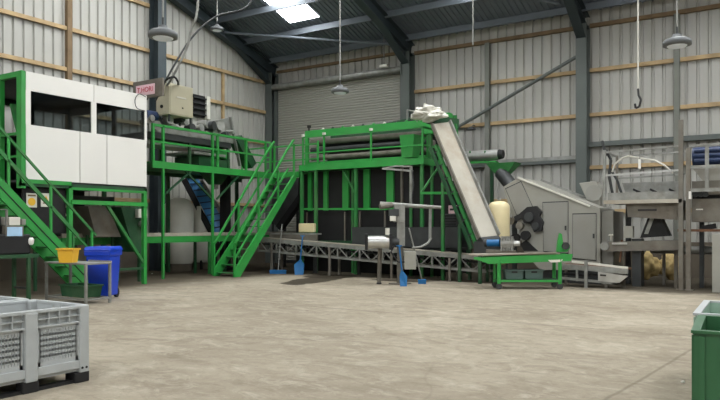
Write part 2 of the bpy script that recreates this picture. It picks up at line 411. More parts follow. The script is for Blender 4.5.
# louvre in the gable
p0, p1 = onX(193, 99, XL+0.2), onX(207, 117, XL+0.2)
lv = thing('wall_vent', 'dark louvred vent with a white side edge high on the gable wall', 'vent', (XL+0.1, p0.y, 5.6))
part('backing', 'black', lv, (XL+0.05, XL+0.16, p0.y, p1.y, 5.6, 6.4))
for k in range(4): part('slat', 'darkgrey', lv, (XL+0.16, XL+0.24, p0.y, p1.y, 5.66+0.2*k, 5.70+0.2*k))
part('side_edge', 'offwhite', lv, (XL+0.05, XL+0.26, p1.y-0.05, p1.y+0.12, 5.55, 6.4))

# ------------------------------------------------------------------ lamps
def lamp(px, py, D, dia, label, top=True):
    c = onD(px, py, D); r = dia/2; zt = roofz(c.y) - 0.02
    t = thing('high_bay_lamp', label, 'lamp', c, 'round high bay lamps hanging from the roof')
    MB().lathe(c, [(r*0.85, -0.055), (r*1.0, -0.045), (r*1.0, 0.03), (r*0.8, 0.07), (r*0.35, 0.11), (r*0.3, 0.16)], 20).build('housing', 'lampgrey', t)
    MB().lathe(c, [(r*0.62, -0.075), (r*0.7, -0.055)], 20).build('lens', 'lens', t)
    h = MB(); h.path([c + Vector((0, 0, 0.16)), c + Vector((0, 0, 0.3))], 0.02); h.build('hook', 'darkgrey', t)
    ch = MB(); ch.path([c + Vector((0, 0, 0.3)), Vector((c.x, c.y, zt))], 0.009 + 0.0006*D, 6); ch.build('suspension_cord', 'steel', t)
    return t
lamp(163, 35, 11.7, 0.5, 'round high bay lamp hanging above the white cabin roof, leftmost of the lamps')
lamp(340, 91, 18.9, 0.5, 'round high bay lamp on a long cord in front of the roller shutter')
lamp(677, 43, 12.6, 0.5, 'round high bay lamp in front of the back wall near the right edge')
lamp(217, 29, 24, 0.46, 'small distant high bay lamp under the roof slope near the gable')
c = onY(471, 129, 21.9)
t = thing('wall_lamp', 'small dark lamp hung from a timber rail right of the white elevator', 'lamp', c)
MB().lathe(c, [(0.17, -0.03), (0.17, 0.0), (0.05, 0.08)], 14).build('shade', 'darkgrey', t)
m = MB(); m.path([c + Vector((0, 0, 0.05)), Vector((c.x, YB-0.3, 5.05)), Vector((c.x, YB-0.1, 5.05))], 0.02); m.build('bracket', 'darkgrey', t)
c = onY(384, 66, 21.7)
t = thing('floodlight', 'small white floodlight on a drop rod above the roller shutter', 'lamp', c)
m = MB(); m.box(c.x-0.16, c.x+0.16, c.y-0.08, c.y+0.08, c.z-0.05, c.z+0.05); m.build('head', 'offwhite', t, 0.01)
m = MB(); m.path([c + Vector((0, 0, 0.04)), Vector((c.x, c.y, roofz(c.y)))], 0.02); m.build('drop_rod', 'steel', t)
c = onY(473, 45, 19.8)
m = MB(); m.path([c, Vector((c.x, c.y, roofz(c.y)-0.03))], 0.022)
tag(m.build('hanging_rod', 'steel', origin=tuple(c)), 'bare pale rod hanging from the roof left of the middle portal column', 'rod')
c = onD(638, 108, 12.0)
t = thing('hanging_hook', 'dark hook on a long thin pale cord in front of the right back wall', 'hook', c)
m = MB(); m.path([c + Vector((0, 0, 0.34)), Vector((c.x, c.y, roofz(c.y)-0.02))], 0.014, 6); m.build('cord', 'offwhite', t)
m = MB(); m.path([c + Vector(q) for q in ((0, 0, 0.34), (0.01, 0, 0.22), (0.05, 0, 0.14), (0.02, 0, 0.02), (-0.04, 0, 0.0), (-0.05, 0, 0.08))], 0.02, 6); m.build('hook', 'black', t)

# ------------------------------------------------------------------ helper: railings
def railing(t, pts, m, h=1.0, w=0.045, posts=None, mid=0.5, toe=False):
    pts = [Vector(p) for p in pts]
    for i in range(len(pts)-1):
        a, c = pts[i], pts[i+1]; up = Vector((0, 0, 1))
        MB().bar(a + up*h, c + up*h, w).build('handrail', m, t)
        MB().bar(a + up*mid, c + up*mid, w*0.8).build('mid_rail', m, t)
        if toe: MB().bar(a + up*0.06, c + up*0.06, 0.012, 0.12).build('toe_board', m, t)
    for p in (posts if posts is not None else pts):
        p = Vector(p); MB().bar(p, p + Vector((0, 0, h)), w).build('post', m, t)

# ------------------------------------------------------------------ 1 white picking cabin
CX = -14.37; CY0 = 8.71; CY1 = 12.06; CXB = -17.7
cab = thing('picking_cabin', 'white panelled picking cabin with a dark window strip raised on green steel legs', 'cabin', (-16, 10.4, 0))
yA = onX(80, 150, CX).y; yB = onX(107, 150, CX).y; yM = onX(94, 130, CX).y
zb, zw, zt, ze = 2.56, 3.78, 4.54, 4.96
for (a, c) in ((CY0, yA), (yA, yB), (yB, CY1)): part('side_panel', 'white', cab, (CX-0.05, CX, a+0.011, c-0.011, zb, zw))
for (a, c) in ((CY0, yM), (yM, CY1)): part('fascia_panel', 'white', cab, (CX-0.05, CX, a+0.01, c-0.01, zt, ze))
part('window_post', 'white', cab, (CX-0.05, CX, CY0, CY0+0.12, zw, zt))
part('window_post', 'white', cab, (CX-0.05, CX, yM-0.07, yM+0.07, zw, zt))
part('window_post', 'white', cab, (CX-0.05, CX, CY1-0.07, CY1, zw, zt))
part('window_pane', 'glass', cab, (CX-0.035, CX-0.028, CY0+0.12, yM-0.07, zw, zt))
part('window_pane', 'glass', cab, (CX-0.035, CX-0.028, yM+0.07, CY1-0.07, zw, zt))
part('roof', 'darkgrey', cab, (CXB, CX-0.05, CY0, CY1, ze-0.06, ze-0.01))
part('floor_plate', 'darkgrey', cab, (CXB, CX-0.05, CY0, CY1, zb-0.05, zb))
part('far_end_wall', 'darkgrey', cab, (CXB, CX-0.05, CY1-0.05, CY1, zb, 3.95), (CXB, CX-0.05, CY1-0.05, CY1, 4.68, ze-0.06), (CXB, CXB+0.1, CY1-0.05, CY1, 3.95, 4.68), (CX-0.12, CX-0.05, CY1-0.05, CY1, 3.95, 4.68), (-15.75, -15.6, CY1-0.05, CY1, 3.95, 4.68))
part('seam_backing', 'darkgrey', cab, (CX-0.08, CX-0.05, CY0+0.02, CY1-0.02, zb+0.02, zw-0.02), (CX-0.08, CX-0.05, CY0+0.02, CY1-0.02, zt+0.03, ze-0.07))
part('rear_wall', 'darkgrey', cab, (CXB, CXB+0.05, CY0, CY1, zb, 3.95), (CXB, CXB+0.05, CY0, CY1, 4.74, ze-0.06),
     (CXB, CXB+0.05, CY0, CY0+0.1, 3.95, 4.74), (CXB, CXB+0.05, 10.7, 10.95, 3.95, 4.74), (CXB, CXB+0.05, 12.0, CY1-0.05, 3.95, 4.74))
part('conveyor_housing', 'darkgrey', cab, (-16.5, -15.6, CY0+0.5, CY1-0.2, zb, 3.5))
# end wall: green doorway
for (x0_, x1_) in ((CX-0.19, CX), (-15.34, -15.2)): part('door_jamb', 'green', cab, (x0_, x1_, CY0-0.1, CY0, zb-0.2, ze))
part('door_header', 'green', cab, (-15.2, CX-0.19, CY0-0.1, CY0, ze-0.12, ze))
part('end_panel', 'darkgrey', cab, (CXB, -15.34, CY0-0.05, CY0, zb, ze))
part('inner_door', 'greymach', cab, (-15.15, CX-0.32, CY0+0.25, CY0+0.3, zb, 3.72))
part('gate_rail', 'green', cab, (-15.2, CX-0.19, CY0-0.09, CY0-0.04, 3.55, 3.61))
part('gate_rail', 'green', cab, (-15.2, CX-0.19, CY0-0.09, CY0-0.04, 3.05, 3.1))
MB().bar((-15.05, CY0+0.1, 4.3), (-14.75, CY0+0.1, 3.55), 0.12, 0.05).build('gas_strut', 'green2', cab)
# structure under the cabin
yq = onX(71, 200, CX).y
for (x, y) in ((CX-0.05, CY1-0.05), (CX-0.05, yq), (CXB+0.1, CY1-0.05), (CXB+0.1, CY0+0.1)):
    MB().bar((x, y, 0), (x, y, zb-0.05), 0.1).build('leg', 'green', cab)
MB().bar((CX-0.05, CY0-0.1, zb-0.1), (CX-0.05, CY1, zb-0.1), 0.1).build('floor_beam', 'green3', cab)
MB().bar((CX-0.02, yq, 2.41), (CX-0.02, CY1, 2.41), 0.06).build('cross_beam', 'green', cab)
MB().bar((CX-0.02, yq, 2.09), (CX-0.02, CY1, 2.09), 0.1).build('cross_beam', 'green', cab)
MB().bar((CX-0.02, CY0-0.1, 2.52), (CX-0.02, yq, 2.52), 0.09).build('cross_beam', 'green', cab)
MB().bar((CXB+0.1, CY0, 2.09), (CXB+0.1, CY1, 2.09), 0.1).build('cross_beam', 'green2', cab)
MB().bar((CX-0.05, onX(108, 200, CX).y, 2.05), (CX-0.05, CY1-0.08, 0.56), 0.07).build('brace', 'green2', cab)
MB().bar((CX-0.05, yq, 0.42), (CX-0.05, CY1-0.05, 0.42), 0.06).build('foot_rail', 'green3', cab)
for k in range(7):
    y = yq + 0.3 + k*0.22
    MB().bar((CX-0.1, y, 2.41), (CX-0.1, y, 2.5), 0.05).build('joist', 'green3', cab)
part('skirt_board', 'curtain', cab, (CX-0.16, CX-0.12, CY0+0.0, yq-0.06, 1.35, zb-0.05))
part('rear_shade_board', 'curtain', cab, (-16.9, -16.86, CY0+0.1, CY1-0.1, 1.25, zb-0.05))  # black board added to darken the space under the cabin
part('under_tray', 'darkgrey', cab, (-16.8, -15.3, CY0+0.3, CY1-0.3, 2.1, 2.3))
# warning signs on the skirt
def signplate(px0, px1, py0, py1, face):
    a = onX(px0, py0, CX-0.11); c = onX(px1, py1, CX-0.11)
    lab = {'y': 'square white safety sign with a yellow circle under the cabin', 't': 'white safety sign with a small triangle under the cabin'}[face]
    t = thing('warning_sign', lab, 'sign', ((CX-0.12), (a.y+c.y)/2, c.z))
    part('plate', 'offwhite', t, (CX-0.12, CX-0.112, a.y, c.y, c.z, a.z))
    w = c.y-a.y; h = a.z-c.z; x = CX-0.111; cy = (a.y+c.y)/2
    if face == 'y':
        m = MB(); m.tube((x-0.004, cy, c.z+h*0.4), (x+0.003, cy, c.z+h*0.4), w*0.36, n=24); m.build('yellow_disc', 'yellow', t)
        part('text_band', 'timber2', t, (x-0.004, x+0.002, a.y+w*0.12, c.y-w*0.12, a.z-h*0.22, a.z-h*0.1))
    else:
        m = MB(); m.prism([(x, cy-w*0.25, c.z+h*0.45), (x, cy+w*0.25, c.z+h*0.45), (x, cy, c.z+h*0.85)], (0.003, 0, 0)); m.build('triangle', 'yellow', t)
        m = MB(); m.prism([(x+0.004, cy-w*0.1, c.z+h*0.52), (x+0.004, cy+w*0.1, c.z+h*0.52), (x+0.004, cy, c.z+h*0.7)], (0.003, 0, 0)); m.build('pictogram', 'dark_print', t)
        part('text_band', 'timber2', t, (x-0.004, x+0.002, a.y+w*0.2, c.y-w*0.2, c.z+h*0.22, c.z+h*0.32))
signplate(26.5, 37, 193, 207.5, 'y'); signplate(41, 51, 193, 207, 't')

# ------------------------------------------------------------------ 2 stair to the cabin
st = thing('steel_stair', 'steep green steel stair climbing to the white cabin at the left edge', 'stair', (-13.7, 8.9, 0))
SX0, SX1 = -13.9, -13.3
def sz(y): return 1.177 - 0.98*(y - 8.86)
yt, yb_ = 7.45, 10.06
for x in (SX0, SX1):
    MB().prism([(x-0.03, yt, sz(yt)), (x-0.03, yt, sz(yt)-0.42), (x-0.03, yb_-0.42, 0), (x-0.03, yb_, 0)], (0.06, 0, 0)).build('stringer', 'green', st)
    if x == SX1: MB().bar((x+0.035, yt, sz(yt)-0.2), (x+0.035, yb_-0.25, 0.03), 0.012, 0.02).build('stringer_groove', 'black', st)
for k in range(11):
    z = 0.22*(k+1)-0.02; y = 8.86 - (z+0.12-1.177)/0.98
    part('tread', 'green2' , st, (SX0+0.03, SX1-0.03, y-0.2, y+0.03, z-0.03, z))
for x in (SX1,):
    for h in (0.98, 0.5):
        MB().bar((x, yt-0.1, sz(yt-0.1)+h), (x, 9.72, sz(9.72)+h), 0.045).build('handrail' if h > 0.9 else 'mid_rail', 'green2', st)
    for y in (7.7, 8.62, 9.62): MB().bar((x, y, sz(y)-0.1), (x, y, sz(y)+0.98), 0.045).build('rail_post', 'green', st)
MB().bar((SX0-0.05, yt-0.1, sz(yt-0.1)+0.98), (SX0-0.05, 9.72, sz(9.72)+0.98), 0.045).build('handrail', 'green2', st)
for y in (7.7, 9.6): MB().bar((SX0-0.05, y, sz(y)-0.1), (SX0-0.05, y, sz(y)+0.98), 0.045).build('rail_post', 'green2', st)
part('top_landing', 'green3', st, (SX0-0.6, SX1+0.03, 6.3, yt+0.02, 2.42, 2.54))
for (x, y) in ((SX0-0.5, 6.4), (SX1-0.05, 6.4), (SX0-0.5, 7.35)): MB().bar((x, y, 0), (x, y, 2.42), 0.09).build('leg', 'green', st)

# ------------------------------------------------------------------ 3 machine and bench under the stair, at the left edge
lm = thing('labelling_machine', 'dark labelling machine with a white box and blue screen under the left stair', 'machine', (-12.95, 7.2, 0.93))
LX = -12.66
def lq(px, py, x=LX): return onX(px, py, x)
part('body', 'black', lm, (-13.15, LX, 6.5, lq(31, 240).y, 0.97, 1.36), bevel=0.03)
part('rear_housing', 'darkgrey', lm, (-13.15, LX-0.12, 6.5, lq(4, 220).y, 1.36, 1.85), bevel=0.03)
q0, q1 = lq(9, 217), lq(20.5, 225.5)
part('printer_box', 'offwhite', lm, (LX-0.3, LX, q0.y, q1.y, q1.z, q0.z), bevel=0.012)
q0, q1 = lq(22, 219), lq(26, 225)
part('spool_bracket', 'steel', lm, (LX-0.2, LX, q0.y, q1.y, q1.z, q0.z), bevel=0.01)
q0, q1 = lq(7, 227), lq(22, 236)
part('screen', 'screen', lm, (LX-0.1, LX+0.01, q0.y, q1.y, q1.z, q0.z))
q0, q1 = lq(5.5, 225.8), lq(23.5, 237)
part('screen_bezel', 'dullsteel', lm, (LX-0.12, LX, q0.y, q1.y, q1.z, q0.z))
q0, q1 = lq(0, 209), lq(8, 210)
part('support_rail', 'steel', lm, (LX-0.05, LX, q0.y-0.2, q1.y, q1.z, q0.z))
q0, q1 = lq(6.5, 209), lq(8, 226)
part('support_post', 'steel', lm, (LX-0.05, LX, q0.y, q1.y, q1.z, q0.z))
q = lq(31, 241); MB().lathe(q, [(0.03, -0.08), (0.05, -0.05), (0.055, 0.03), (0.03, 0.07)], 12).build('white_knob', 'white', lm)
bn = thing('green_bench', 'low dark green steel bench carrying the labelling machine', 'bench', (-12.95, 7.2, 0))
part('top_frame', 'green3', bn, (-13.18, -12.6, 6.4, 7.92, 0.9, 0.97))
for (x, y) in ((-12.64, 7.72), (-12.64, 6.5), (-13.14, 6.5), (-13.14, 7.72)): MB().bar((x, y, 0), (x, y, 0.9), 0.06).build('leg', 'green3', bn)
MB().bar((-12.64, 7.72, 0.3), (-13.14, 7.72, 0.3), 0.04).build('cross_bar', 'darkgrey', bn)

# white-edged inclined conveyor below the cabin
iw = thing('inclined_chute', 'small inclined chute with two pale edge strips behind the left stair rail', 'chute', (-15, 9.4, 1.2))
for dz in (0, 0.17):
    MB().bar(onX(43, 219+dz*50, CX-0.3), onX(66, 206+dz*50, CX-0.3), 0.03, 0.06).build('edge_strip', 'belt', iw)
MB().hexa([onX(43, 220, CX-0.33), onX(66, 207, CX-0.33), onX(66, 217, CX-0.33), onX(43, 229, CX-0.33)],
          [p + Vector((-0.5, 0, 0)) for p in (onX(43, 220, CX-0.33), onX(66, 207, CX-0.33), onX(66, 217, CX-0.33), onX(43, 229, CX-0.33))]).build('body', 'darkgrey', iw)
MB().bar((CX-0.58, onX(50, 220, CX).y, 0), (CX-0.58, onX(50, 220, CX).y, 1.5), 0.06).build('leg', 'green3', iw)

# grey chute plate and green hopper under cabin
ch = thing('discharge_chute', 'wide grey inclined discharge chute under the cabin', 'chute', (-15.4, 11, 1.2))
q = [onX(88, 206, -15.2), onX(108, 206, -15.2), onX(121, 237, -15.2), onX(96, 237, -15.2)]
MB().hexa(q, [p + Vector((-0.9, 0, 0)) for p in q]).build('chute_plate', 'dullsteel', ch)
for p in (q[2], q[3]): MB().bar((p.x-0.3, p.y-0.04, 0), (p.x-0.3, p.y-0.04, p.z+0.05), 0.06).build('leg', 'green3', ch)
hp = thing('green_hopper', 'dark green hopper with a white switch box under the cabin corner', 'hopper', (-15, 11.8, 1))
q = [onX(121, 207, -14.95), onX(143, 207, -14.95), onX(143, 252, -14.95), onX(134, 252, -14.95)]
MB().hexa(q, [p + Vector((-0.8, 0, 0)) for p in q]).build('hopper_body', 'green3', hp)
q0, q1 = onX(135, 209, -14.94), onX(144, 218, -14.94)
part('switch_box', 'offwhite', hp, (-14.94, -14.8, q0.y, q1.y, q1.z, q0.z), bevel=0.01)
q0 = onX(141, 224, -14.9); MB().tube(q0, q0 + Vector((0.14, 0, 0)), 0.09).build('motor', 'steel', hp)
q0 = onX(140, 252, -15.2); MB().bar((q0.x, q0.y, 0), (q0.x, q0.y, q0.z+0.1), 0.1).build('leg', 'green3', hp)

# long green conveyor with a white belt edge running from the cabin past the middle platform
lc = thing('belt_conveyor', 'long low green belt conveyor with a white belt edge, running from cabin to middle stair', 'conveyor', (-16, 14, 0))
x = -15.75; ya, yc = onX(62, 235, x).y, 20.3
part('side_frame', 'green', lc, (x-0.06, x, ya, yc, 1.03, 1.22))
part('far_side_frame', 'green2', lc, (x-0.7, x-0.64, ya, yc, 1.03, 1.22))
part('belt_edge', 'belt', lc, (x-0.05, x+0.01, ya, yc, 1.225, 1.33))
part('belt', 'greybelt', lc, (x-0.64, x-0.06, ya+0.1, yc-0.1, 1.2, 1.26))
for px in (91, 118, 210, 240):
    y = onX(px, 250, x).y; MB().bar((x-0.03, y, 0), (x-0.03, y, 1.03), 0.07).build('leg', 'green2', lc)
    MB().bar((x-0.67, y, 0), (x-0.67, y, 1.03), 0.07).build('leg', 'green3', lc)

# ------------------------------------------------------------------ 4 blue bin, table, tub, crate
bi = thing('wheelie_bin', 'bright blue wheelie bin with its lid shut behind the small steel table', 'bin', (-12.25, 9.15, 0))
cx, cy = -12.3, 9.18; R = Rz(0.5)
def quad(cx, cy, w, d, z, R):
    return [R @ Vector((sx*w/2, sy*d/2, 0)) + Vector((cx, cy, z)) for (sx, sy) in ((-1, -1), (1, -1), (1, 1), (-1, 1))]
MB().hexa(quad(cx, cy, 0.42, 0.46, 0.06, R), quad(cx, cy, 0.5, 0.56, 0.93, R)).build('body', 'blue', bi, 0.02)
MB().hexa(quad(cx, cy, 0.55, 0.61, 0.9, R), quad(cx, cy, 0.56, 0.62, 1.0, R)).build('rim', 'blue', bi, 0.015)
MB().hexa(quad(cx, cy, 0.6, 0.66, 1.0, R), quad(cx, cy, 0.54, 0.58, 1.09, R)).build('lid', 'blue', bi, 0.03)
h0 = R @ Vector((-0.22, 0.36, 0)) + Vector((cx, cy, 1.0)); h1 = R @ Vector((0.22, 0.36, 0)) + Vector((cx, cy, 1.0))
MB().tube(h0, h1, 0.02).build('handle', 'blue', bi)
for s in (-1, 1):
    w0 = R @ Vector((s*0.15, 0.24, 0)) + Vector((cx, cy, 0.1)); w1 = R @ Vector((s*0.2, 0.24, 0)) + Vector((cx, cy, 0.1))
    MB().tube(w0, w1, 0.1, n=18).build('wheel', 'black', bi)

TX0, TX1, TY0, TY1 = -12.75, -11.42, 8.12, 8.72
tb = thing('steel_table', 'small grey steel table with a low shelf in front of the blue bin', 'table', ((TX0+TX1)/2, (TY0+TY1)/2, 0))
part('tabletop', 'steel', tb, (TX0, TX1, TY0, TY1, 0.77, 0.8), bevel=0.004)
for x in (TX0+0.03, TX1-0.03):
    for y in (TY0+0.03, TY1-0.03): MB().bar((x, y, 0), (x, y, 0.77), 0.045).build('leg', 'steel', tb)
for (a, c) in (((TX0, TY0+0.03), (TX1, TY0+0.03)), ((TX1-0.03, TY0), (TX1-0.03, TY1)), ((TX0, TY1-0.03), (TX1, TY1-0.03)), ((TX0+0.03, TY0), (TX0+0.03, TY1))):
    MB().bar((*a, 0.1), (*c, 0.1), 0.035).build('shelf_rail', 'steel', tb)
part('edge_lip', 'chrome', tb, (TX0+0.6, TX1, TY1-0.02, TY1, 0.8, 0.83))

def tub(name, label, cat, cx, cy, z, w, d, h, m, R, taper=0.8, group=None, lip=True):
    t = thing(name, label, cat, (cx, cy, z), group)
    b = MB(); o0 = quad(cx, cy, w*taper, d*taper, z, R); o1 = quad(cx, cy, w, d, z+h, R)
    i1 = quad(cx, cy, w-0.03, d-0.03, z+h, R); i0 = quad(cx, cy, w*taper-0.03, d*taper-0.03, z+0.02, R)
    b.add(o0+o1+i1+i0, [(3, 2, 1, 0)] + [(i, (i+1) % 4, 4+(i+1) % 4, 4+i) for i in range(4)] + [(4+i, 4+(i+1) % 4, 8+(i+1) % 4, 8+i) for i in range(4)] + [(8+i, 8+(i+1) % 4, 12+(i+1) % 4, 12+i) for i in range(4)] + [(12, 13, 14, 15)])
    b.build('body', m, t)
    if lip:
        r = MB(); q = quad(cx, cy, w+0.02, d+0.02, z+h-0.015, R)
        for i in range(4): r.bar(q[i], q[(i+1) % 4], 0.03)
        r.build('rim', m, t)
    return t
p = onD(66, 262, 13.35)
tub('yellow_tub', 'yellow plastic tub standing on the small steel table', 'tub', p.x, p.y+0.05, 0.801, 0.33, 0.24, 0.28, 'yellow', Rz(0.45), 0.82)
bx = tag(MB().box(-12.23, -12.0, 8.2, 8.34, 0.801, 0.92).build('brown_box', 'rust', origin=(-12.1, 8.27, 0.801), bevel=0.006), 'small brown box beside the yellow tub on the table', 'box')
tub('dark_green_crate', 'dark green plastic crate on the floor under the small steel table', 'crate', -11.98, 8.42, 0.12, 0.78, 0.42, 0.24, 'green3', Rz(0), 0.9)
tb['label'] = 'small grey steel table with a low shelf in front of the blue bin'

# ------------------------------------------------------------------ 5 middle-left platform
PX = -15.3; PZ = 3.38
mp_ = thing('machine_platform', 'raised green steel platform with railings between cabin and middle stair', 'platform', (-16.3, 15.7, 0))
ys = onX(152, 165, PX).y
part('deck', 'green2', mp_, (-17.6, PX, ys, 19.2, PZ-0.08, PZ-0.02))
part('landing_deck', 'green2', mp_, (PX, -13.92, 18.03, 19.2, PZ-0.08, PZ-0.02))
MB().bar((PX, ys, PZ-0.1), (PX, 18.0, PZ-0.1), 0.06, 0.2).build('edge_beam', 'green', mp_)
MB().bar((-13.95, 18.05, PZ-0.12), (PX, 18.05, PZ-0.12), 0.06, 0.2).build('edge_beam', 'green', mp_)
MB().bar((-17.6, ys, PZ-0.1), (-17.6, 19.2, PZ-0.1), 0.06, 0.2).build('edge_beam', 'green3', mp_)
ypos = [onX(q, 165, PX).y for q in (153, 163, 212.5, 217.5, 246)]
for y in (ypos[1], ypos[2]): MB().bar((PX, y, 0), (PX, y, PZ-0.2), 0.065).build('leg', 'green', mp_)
for y in (ys+0.1, 15.6, 18.9): MB().bar((-17.55, y, 0), (-17.55, y, PZ-0.2), 0.1).build('leg', 'green3', mp_)
railing(mp_, [(PX, ys, PZ), (PX, 17.9, PZ)], 'green', 1.02, 0.07, [(PX, y, PZ) for y in ypos] , 0.55)
railing(mp_, [(PX, 17.9, PZ), (-15.14, 17.98, PZ)], 'green', 1.02, 0.05)
railing(mp_, [(-17.5, 19.15, PZ), (-14.0, 19.15, PZ)], 'green', 1.02, 0.05)
for (ya_, yb2) in ((ypos[1], ypos[1]+1.1), (ypos[2], ypos[2]-1.1), (ypos[3], ypos[3]+1.0)):
    MB().bar((PX-0.03, ya_, PZ-1.0), (PX-0.03, yb2, PZ-0.2), 0.05).build('knee_brace', 'green3', mp_)

# machinery on that platform
um = thing('grading_machine', 'cluttered steel grading machine with chrome parts on the middle-left platform', 'machine', (-16.4, 15.3, PZ))
part('bed', 'darkgrey', um, (-17.2, -15.75, 13.4, 16.7, 4.1, 4.3), bevel=0.01)
part('side_plate', 'steel', um, (-15.8, -15.75, 13.3, 16.8, 4.28, 4.5))
part('lower_roller_bed', 'chrome', um, (-16.9, -16.0, 13.5, 16.3, 3.95, 4.08))
part('cross_belt', 'steel', um, (-17.0, -15.7, 15.0, 16.4, 3.78, 3.86))
part('drip_tray', 'green3', um, (-16.9, -15.8, 15.3, 16.7, PZ-0.02, 3.75))
for k, y in enumerate((13.45, 14.9, 16.6)):
    for x in (-17.15, -15.8): MB().bar((x, y, PZ-0.02), (x, y, 4.2), 0.08).build('support', 'green3', um)
rr = random.Random(3)
for k in range(16):
    y = 13.35 + k*0.22; x = -15.72 - rr.random()*0.2; z = 4.48 + rr.random()*0.3; r = 0.06 + rr.random()*0.09
    MB().tube((x-0.22, y, z), (x+0.08, y + rr.uniform(-.1, .1), z+rr.uniform(-.06, .06)), r).build('pipe_fitting', ('chrome', 'steel', 'darkgrey')[k % 3], um)
for k in range(5):
    y = 13.7 + k*0.6
    MB().lathe((-16.4, y, 4.3), [(0.14, 0), (0.14, 0.3), (0.08, 0.42)], 14).build('valve_body', ('steel', 'darkgrey')[k % 2], um)
q0 = onX(142, 106, -15.4); MB().tube((-15.9, 13.25, 4.75), (-15.9, 13.65, 4.75), 0.16).build('blue_motor', 'navy', um)
part('motor_mount', 'dullsteel', um, (-16.05, -15.75, 13.2, 13.7, 4.5, 4.62))
# bent hood on the right of it
q = [onX(212, 121, -15.9), onX(228, 118, -15.9), onX(232, 128, -15.9), onX(230, 140, -15.9), onX(214, 133, -15.9)]
MB().prism(q, (-0.7, 0, 0)).build('hood', 'steel', um)
MB().bar(onX(230, 117, -15.85), onX(240, 166, -15.85), 0.1, 0.05).build('slide_rail', 'steel', um)
MB().bar(onX(235, 138, -15.95), onX(250, 166, -15.95), 0.4, 0.3).build('drop_chute', 'green3', um)
MB().prism([onX(216, 150, -15.8), onX(230, 150, -15.8), onX(228, 160, -15.8), onX(219, 160, -15.8)], (-0.6, 0, 0)).build('guard_plate', 'green', um)

cc = thing('control_cabinet', 'beige electrical control cabinet on top of the platform machine', 'cabinet', (-15.7, 14.4, 4.8))
q0, q1 = onX(169, 84, -15.4), onX(193, 114, -15.4)
part('body', 'beige', cc, (-15.95, -15.4, q0.y, q1.y, 4.8, 5.72), bevel=0.012)
part('door', 'beige', cc, (-15.4, -15.38, q0.y+0.03, q1.y-0.03, 4.84, 5.68), bevel=0.006)
part('name_strip', 'offwhite', cc, (-15.38, -15.37, q0.y+0.28, q1.y-0.3, 5.32, 5.36))
part('latch', 'dark_print', cc, (-15.38, -15.36, q0.y+0.48, q1.y-0.42, 5.02, 5.06))
for z in (5.45, 5.05): MB().tube((-15.7, q0.y-0.03, z), (-15.7, q0.y, z), 0.05).build('knob', 'black', cc)
for (x, y) in ((-15.9, q0.y+0.05), (-15.45, q0.y+0.05), (-15.9, q1.y-0.05), (-15.45, q1.y-0.05)): MB().bar((x, y, 4.6), (x, y, 4.8), 0.05).build('foot', 'darkgrey', cc)
# sign board
q0, q1 = onY(133, 84, 12.35), onY(162.5, 97, 12.35)
sg = thing('machine_sign', 'dark grey board with a pink and red lettered sign behind the cabin roof', 'sign', (q0.x, 12.35, 4.9))
part('board', 'dullsteel', sg, (q0.x, q1.x, 12.35, 12.41, 4.98, 5.46))
part('sign_face', 'pink', sg, (q0.x+0.14, q1.x-0.3, 12.335, 12.35, 5.06, 5.34))
part('bracket', 'darkgrey', sg, (q0.x+0.2, q0.x+0.5, 11.95, 12.45, 4.955, 4.985))
cu = bpy.data.curves.new('lettering', 'FONT'); cu.body = 'T.HORI'; cu.size = 0.195; cu.extrude = 0.003; cu.align_x = 'CENTER'; cu.align_y = 'CENTER'
to = bpy.data.objects.new('lettering_curve', cu); COL.objects.link(to)
dg = bpy.context.evaluated_depsgraph_get(); me = bpy.data.meshes.new_from_object(to.evaluated_get(dg)); bpy.data.objects.remove(to)
me.materials.clear(); me.materials.append(M['red'])
lo = bpy.data.objects.new('lettering', me); COL.objects.link(lo); lo.parent = sg
lo.rotation_euler = (PI/2, 0, 0); lo.location = Vector(((q0.x+0.14+q1.x-0.3)/2, 12.33, 5.2)) - sg.location
# cables from roof
def cable(pts, r, label, m='darkgrey'):
    # smooth catmull path
    P = [Vector(p) for p in pts]; out = []
    for i in range(len(P)-1):
        p0 = P[max(i-1, 0)]; p1 = P[i]; p2 = P[i+1]; p3 = P[min(i+2, len(P)-1)]
        for s in range(6):
            t = s/6; out.append(0.5*((2*p1) + (p2-p0)*t + (2*p0-5*p1+4*p2-p3)*t*t + (-p0+3*p1-3*p2+p3)*t**3))
    out.append(P[-1])
    return tag(MB().path(out, r, 8).build('cable', m, origin=tuple(P[-1])), label, 'cable')
def roofend(px, D):
    # follow the ray of column px upward till the roof at depth D
    p = onD(px, 0, D); return Vector((p.x, p.y, roofz(p.y)-0.02))
cable([roofend(198, 18.6), onD(198, 0, 18.6), onD(191, 30, 18.7), onD(186, 50, 18.8), onD(172, 78, 19.0), onX(166, 86, -15.7)], 0.035, 'pale cable dropping from the roof to the beige cabinet', 'steel')
cable([roofend(252, 20.4), onD(252, 0, 20.4), onD(215, 17, 19.8), onD(190, 40, 19.3), onD(166, 80, 18.9), onX(156, 100, -15.85)], 0.028, 'dark cable sweeping diagonally from the roof behind the sign board')
cable([onX(163, 88, -15.6), onD(166, 80, 18.6), onD(174, 77, 18.6), onD(178, 82, 18.8), onX(178, 84.5, -15.7)], 0.03, 'thick black hose looping over the beige cabinet top', 'black')
cable([onX(146, 97, CX+0.03), onX(139, 94, CX+0.05), onX(135, 100, CX+0.05), onX(137, 108, CX+0.05), onX(145, 111, CX+0.03)], 0.01, 'thin wire looping down the right corner of the white cabin', 'black')

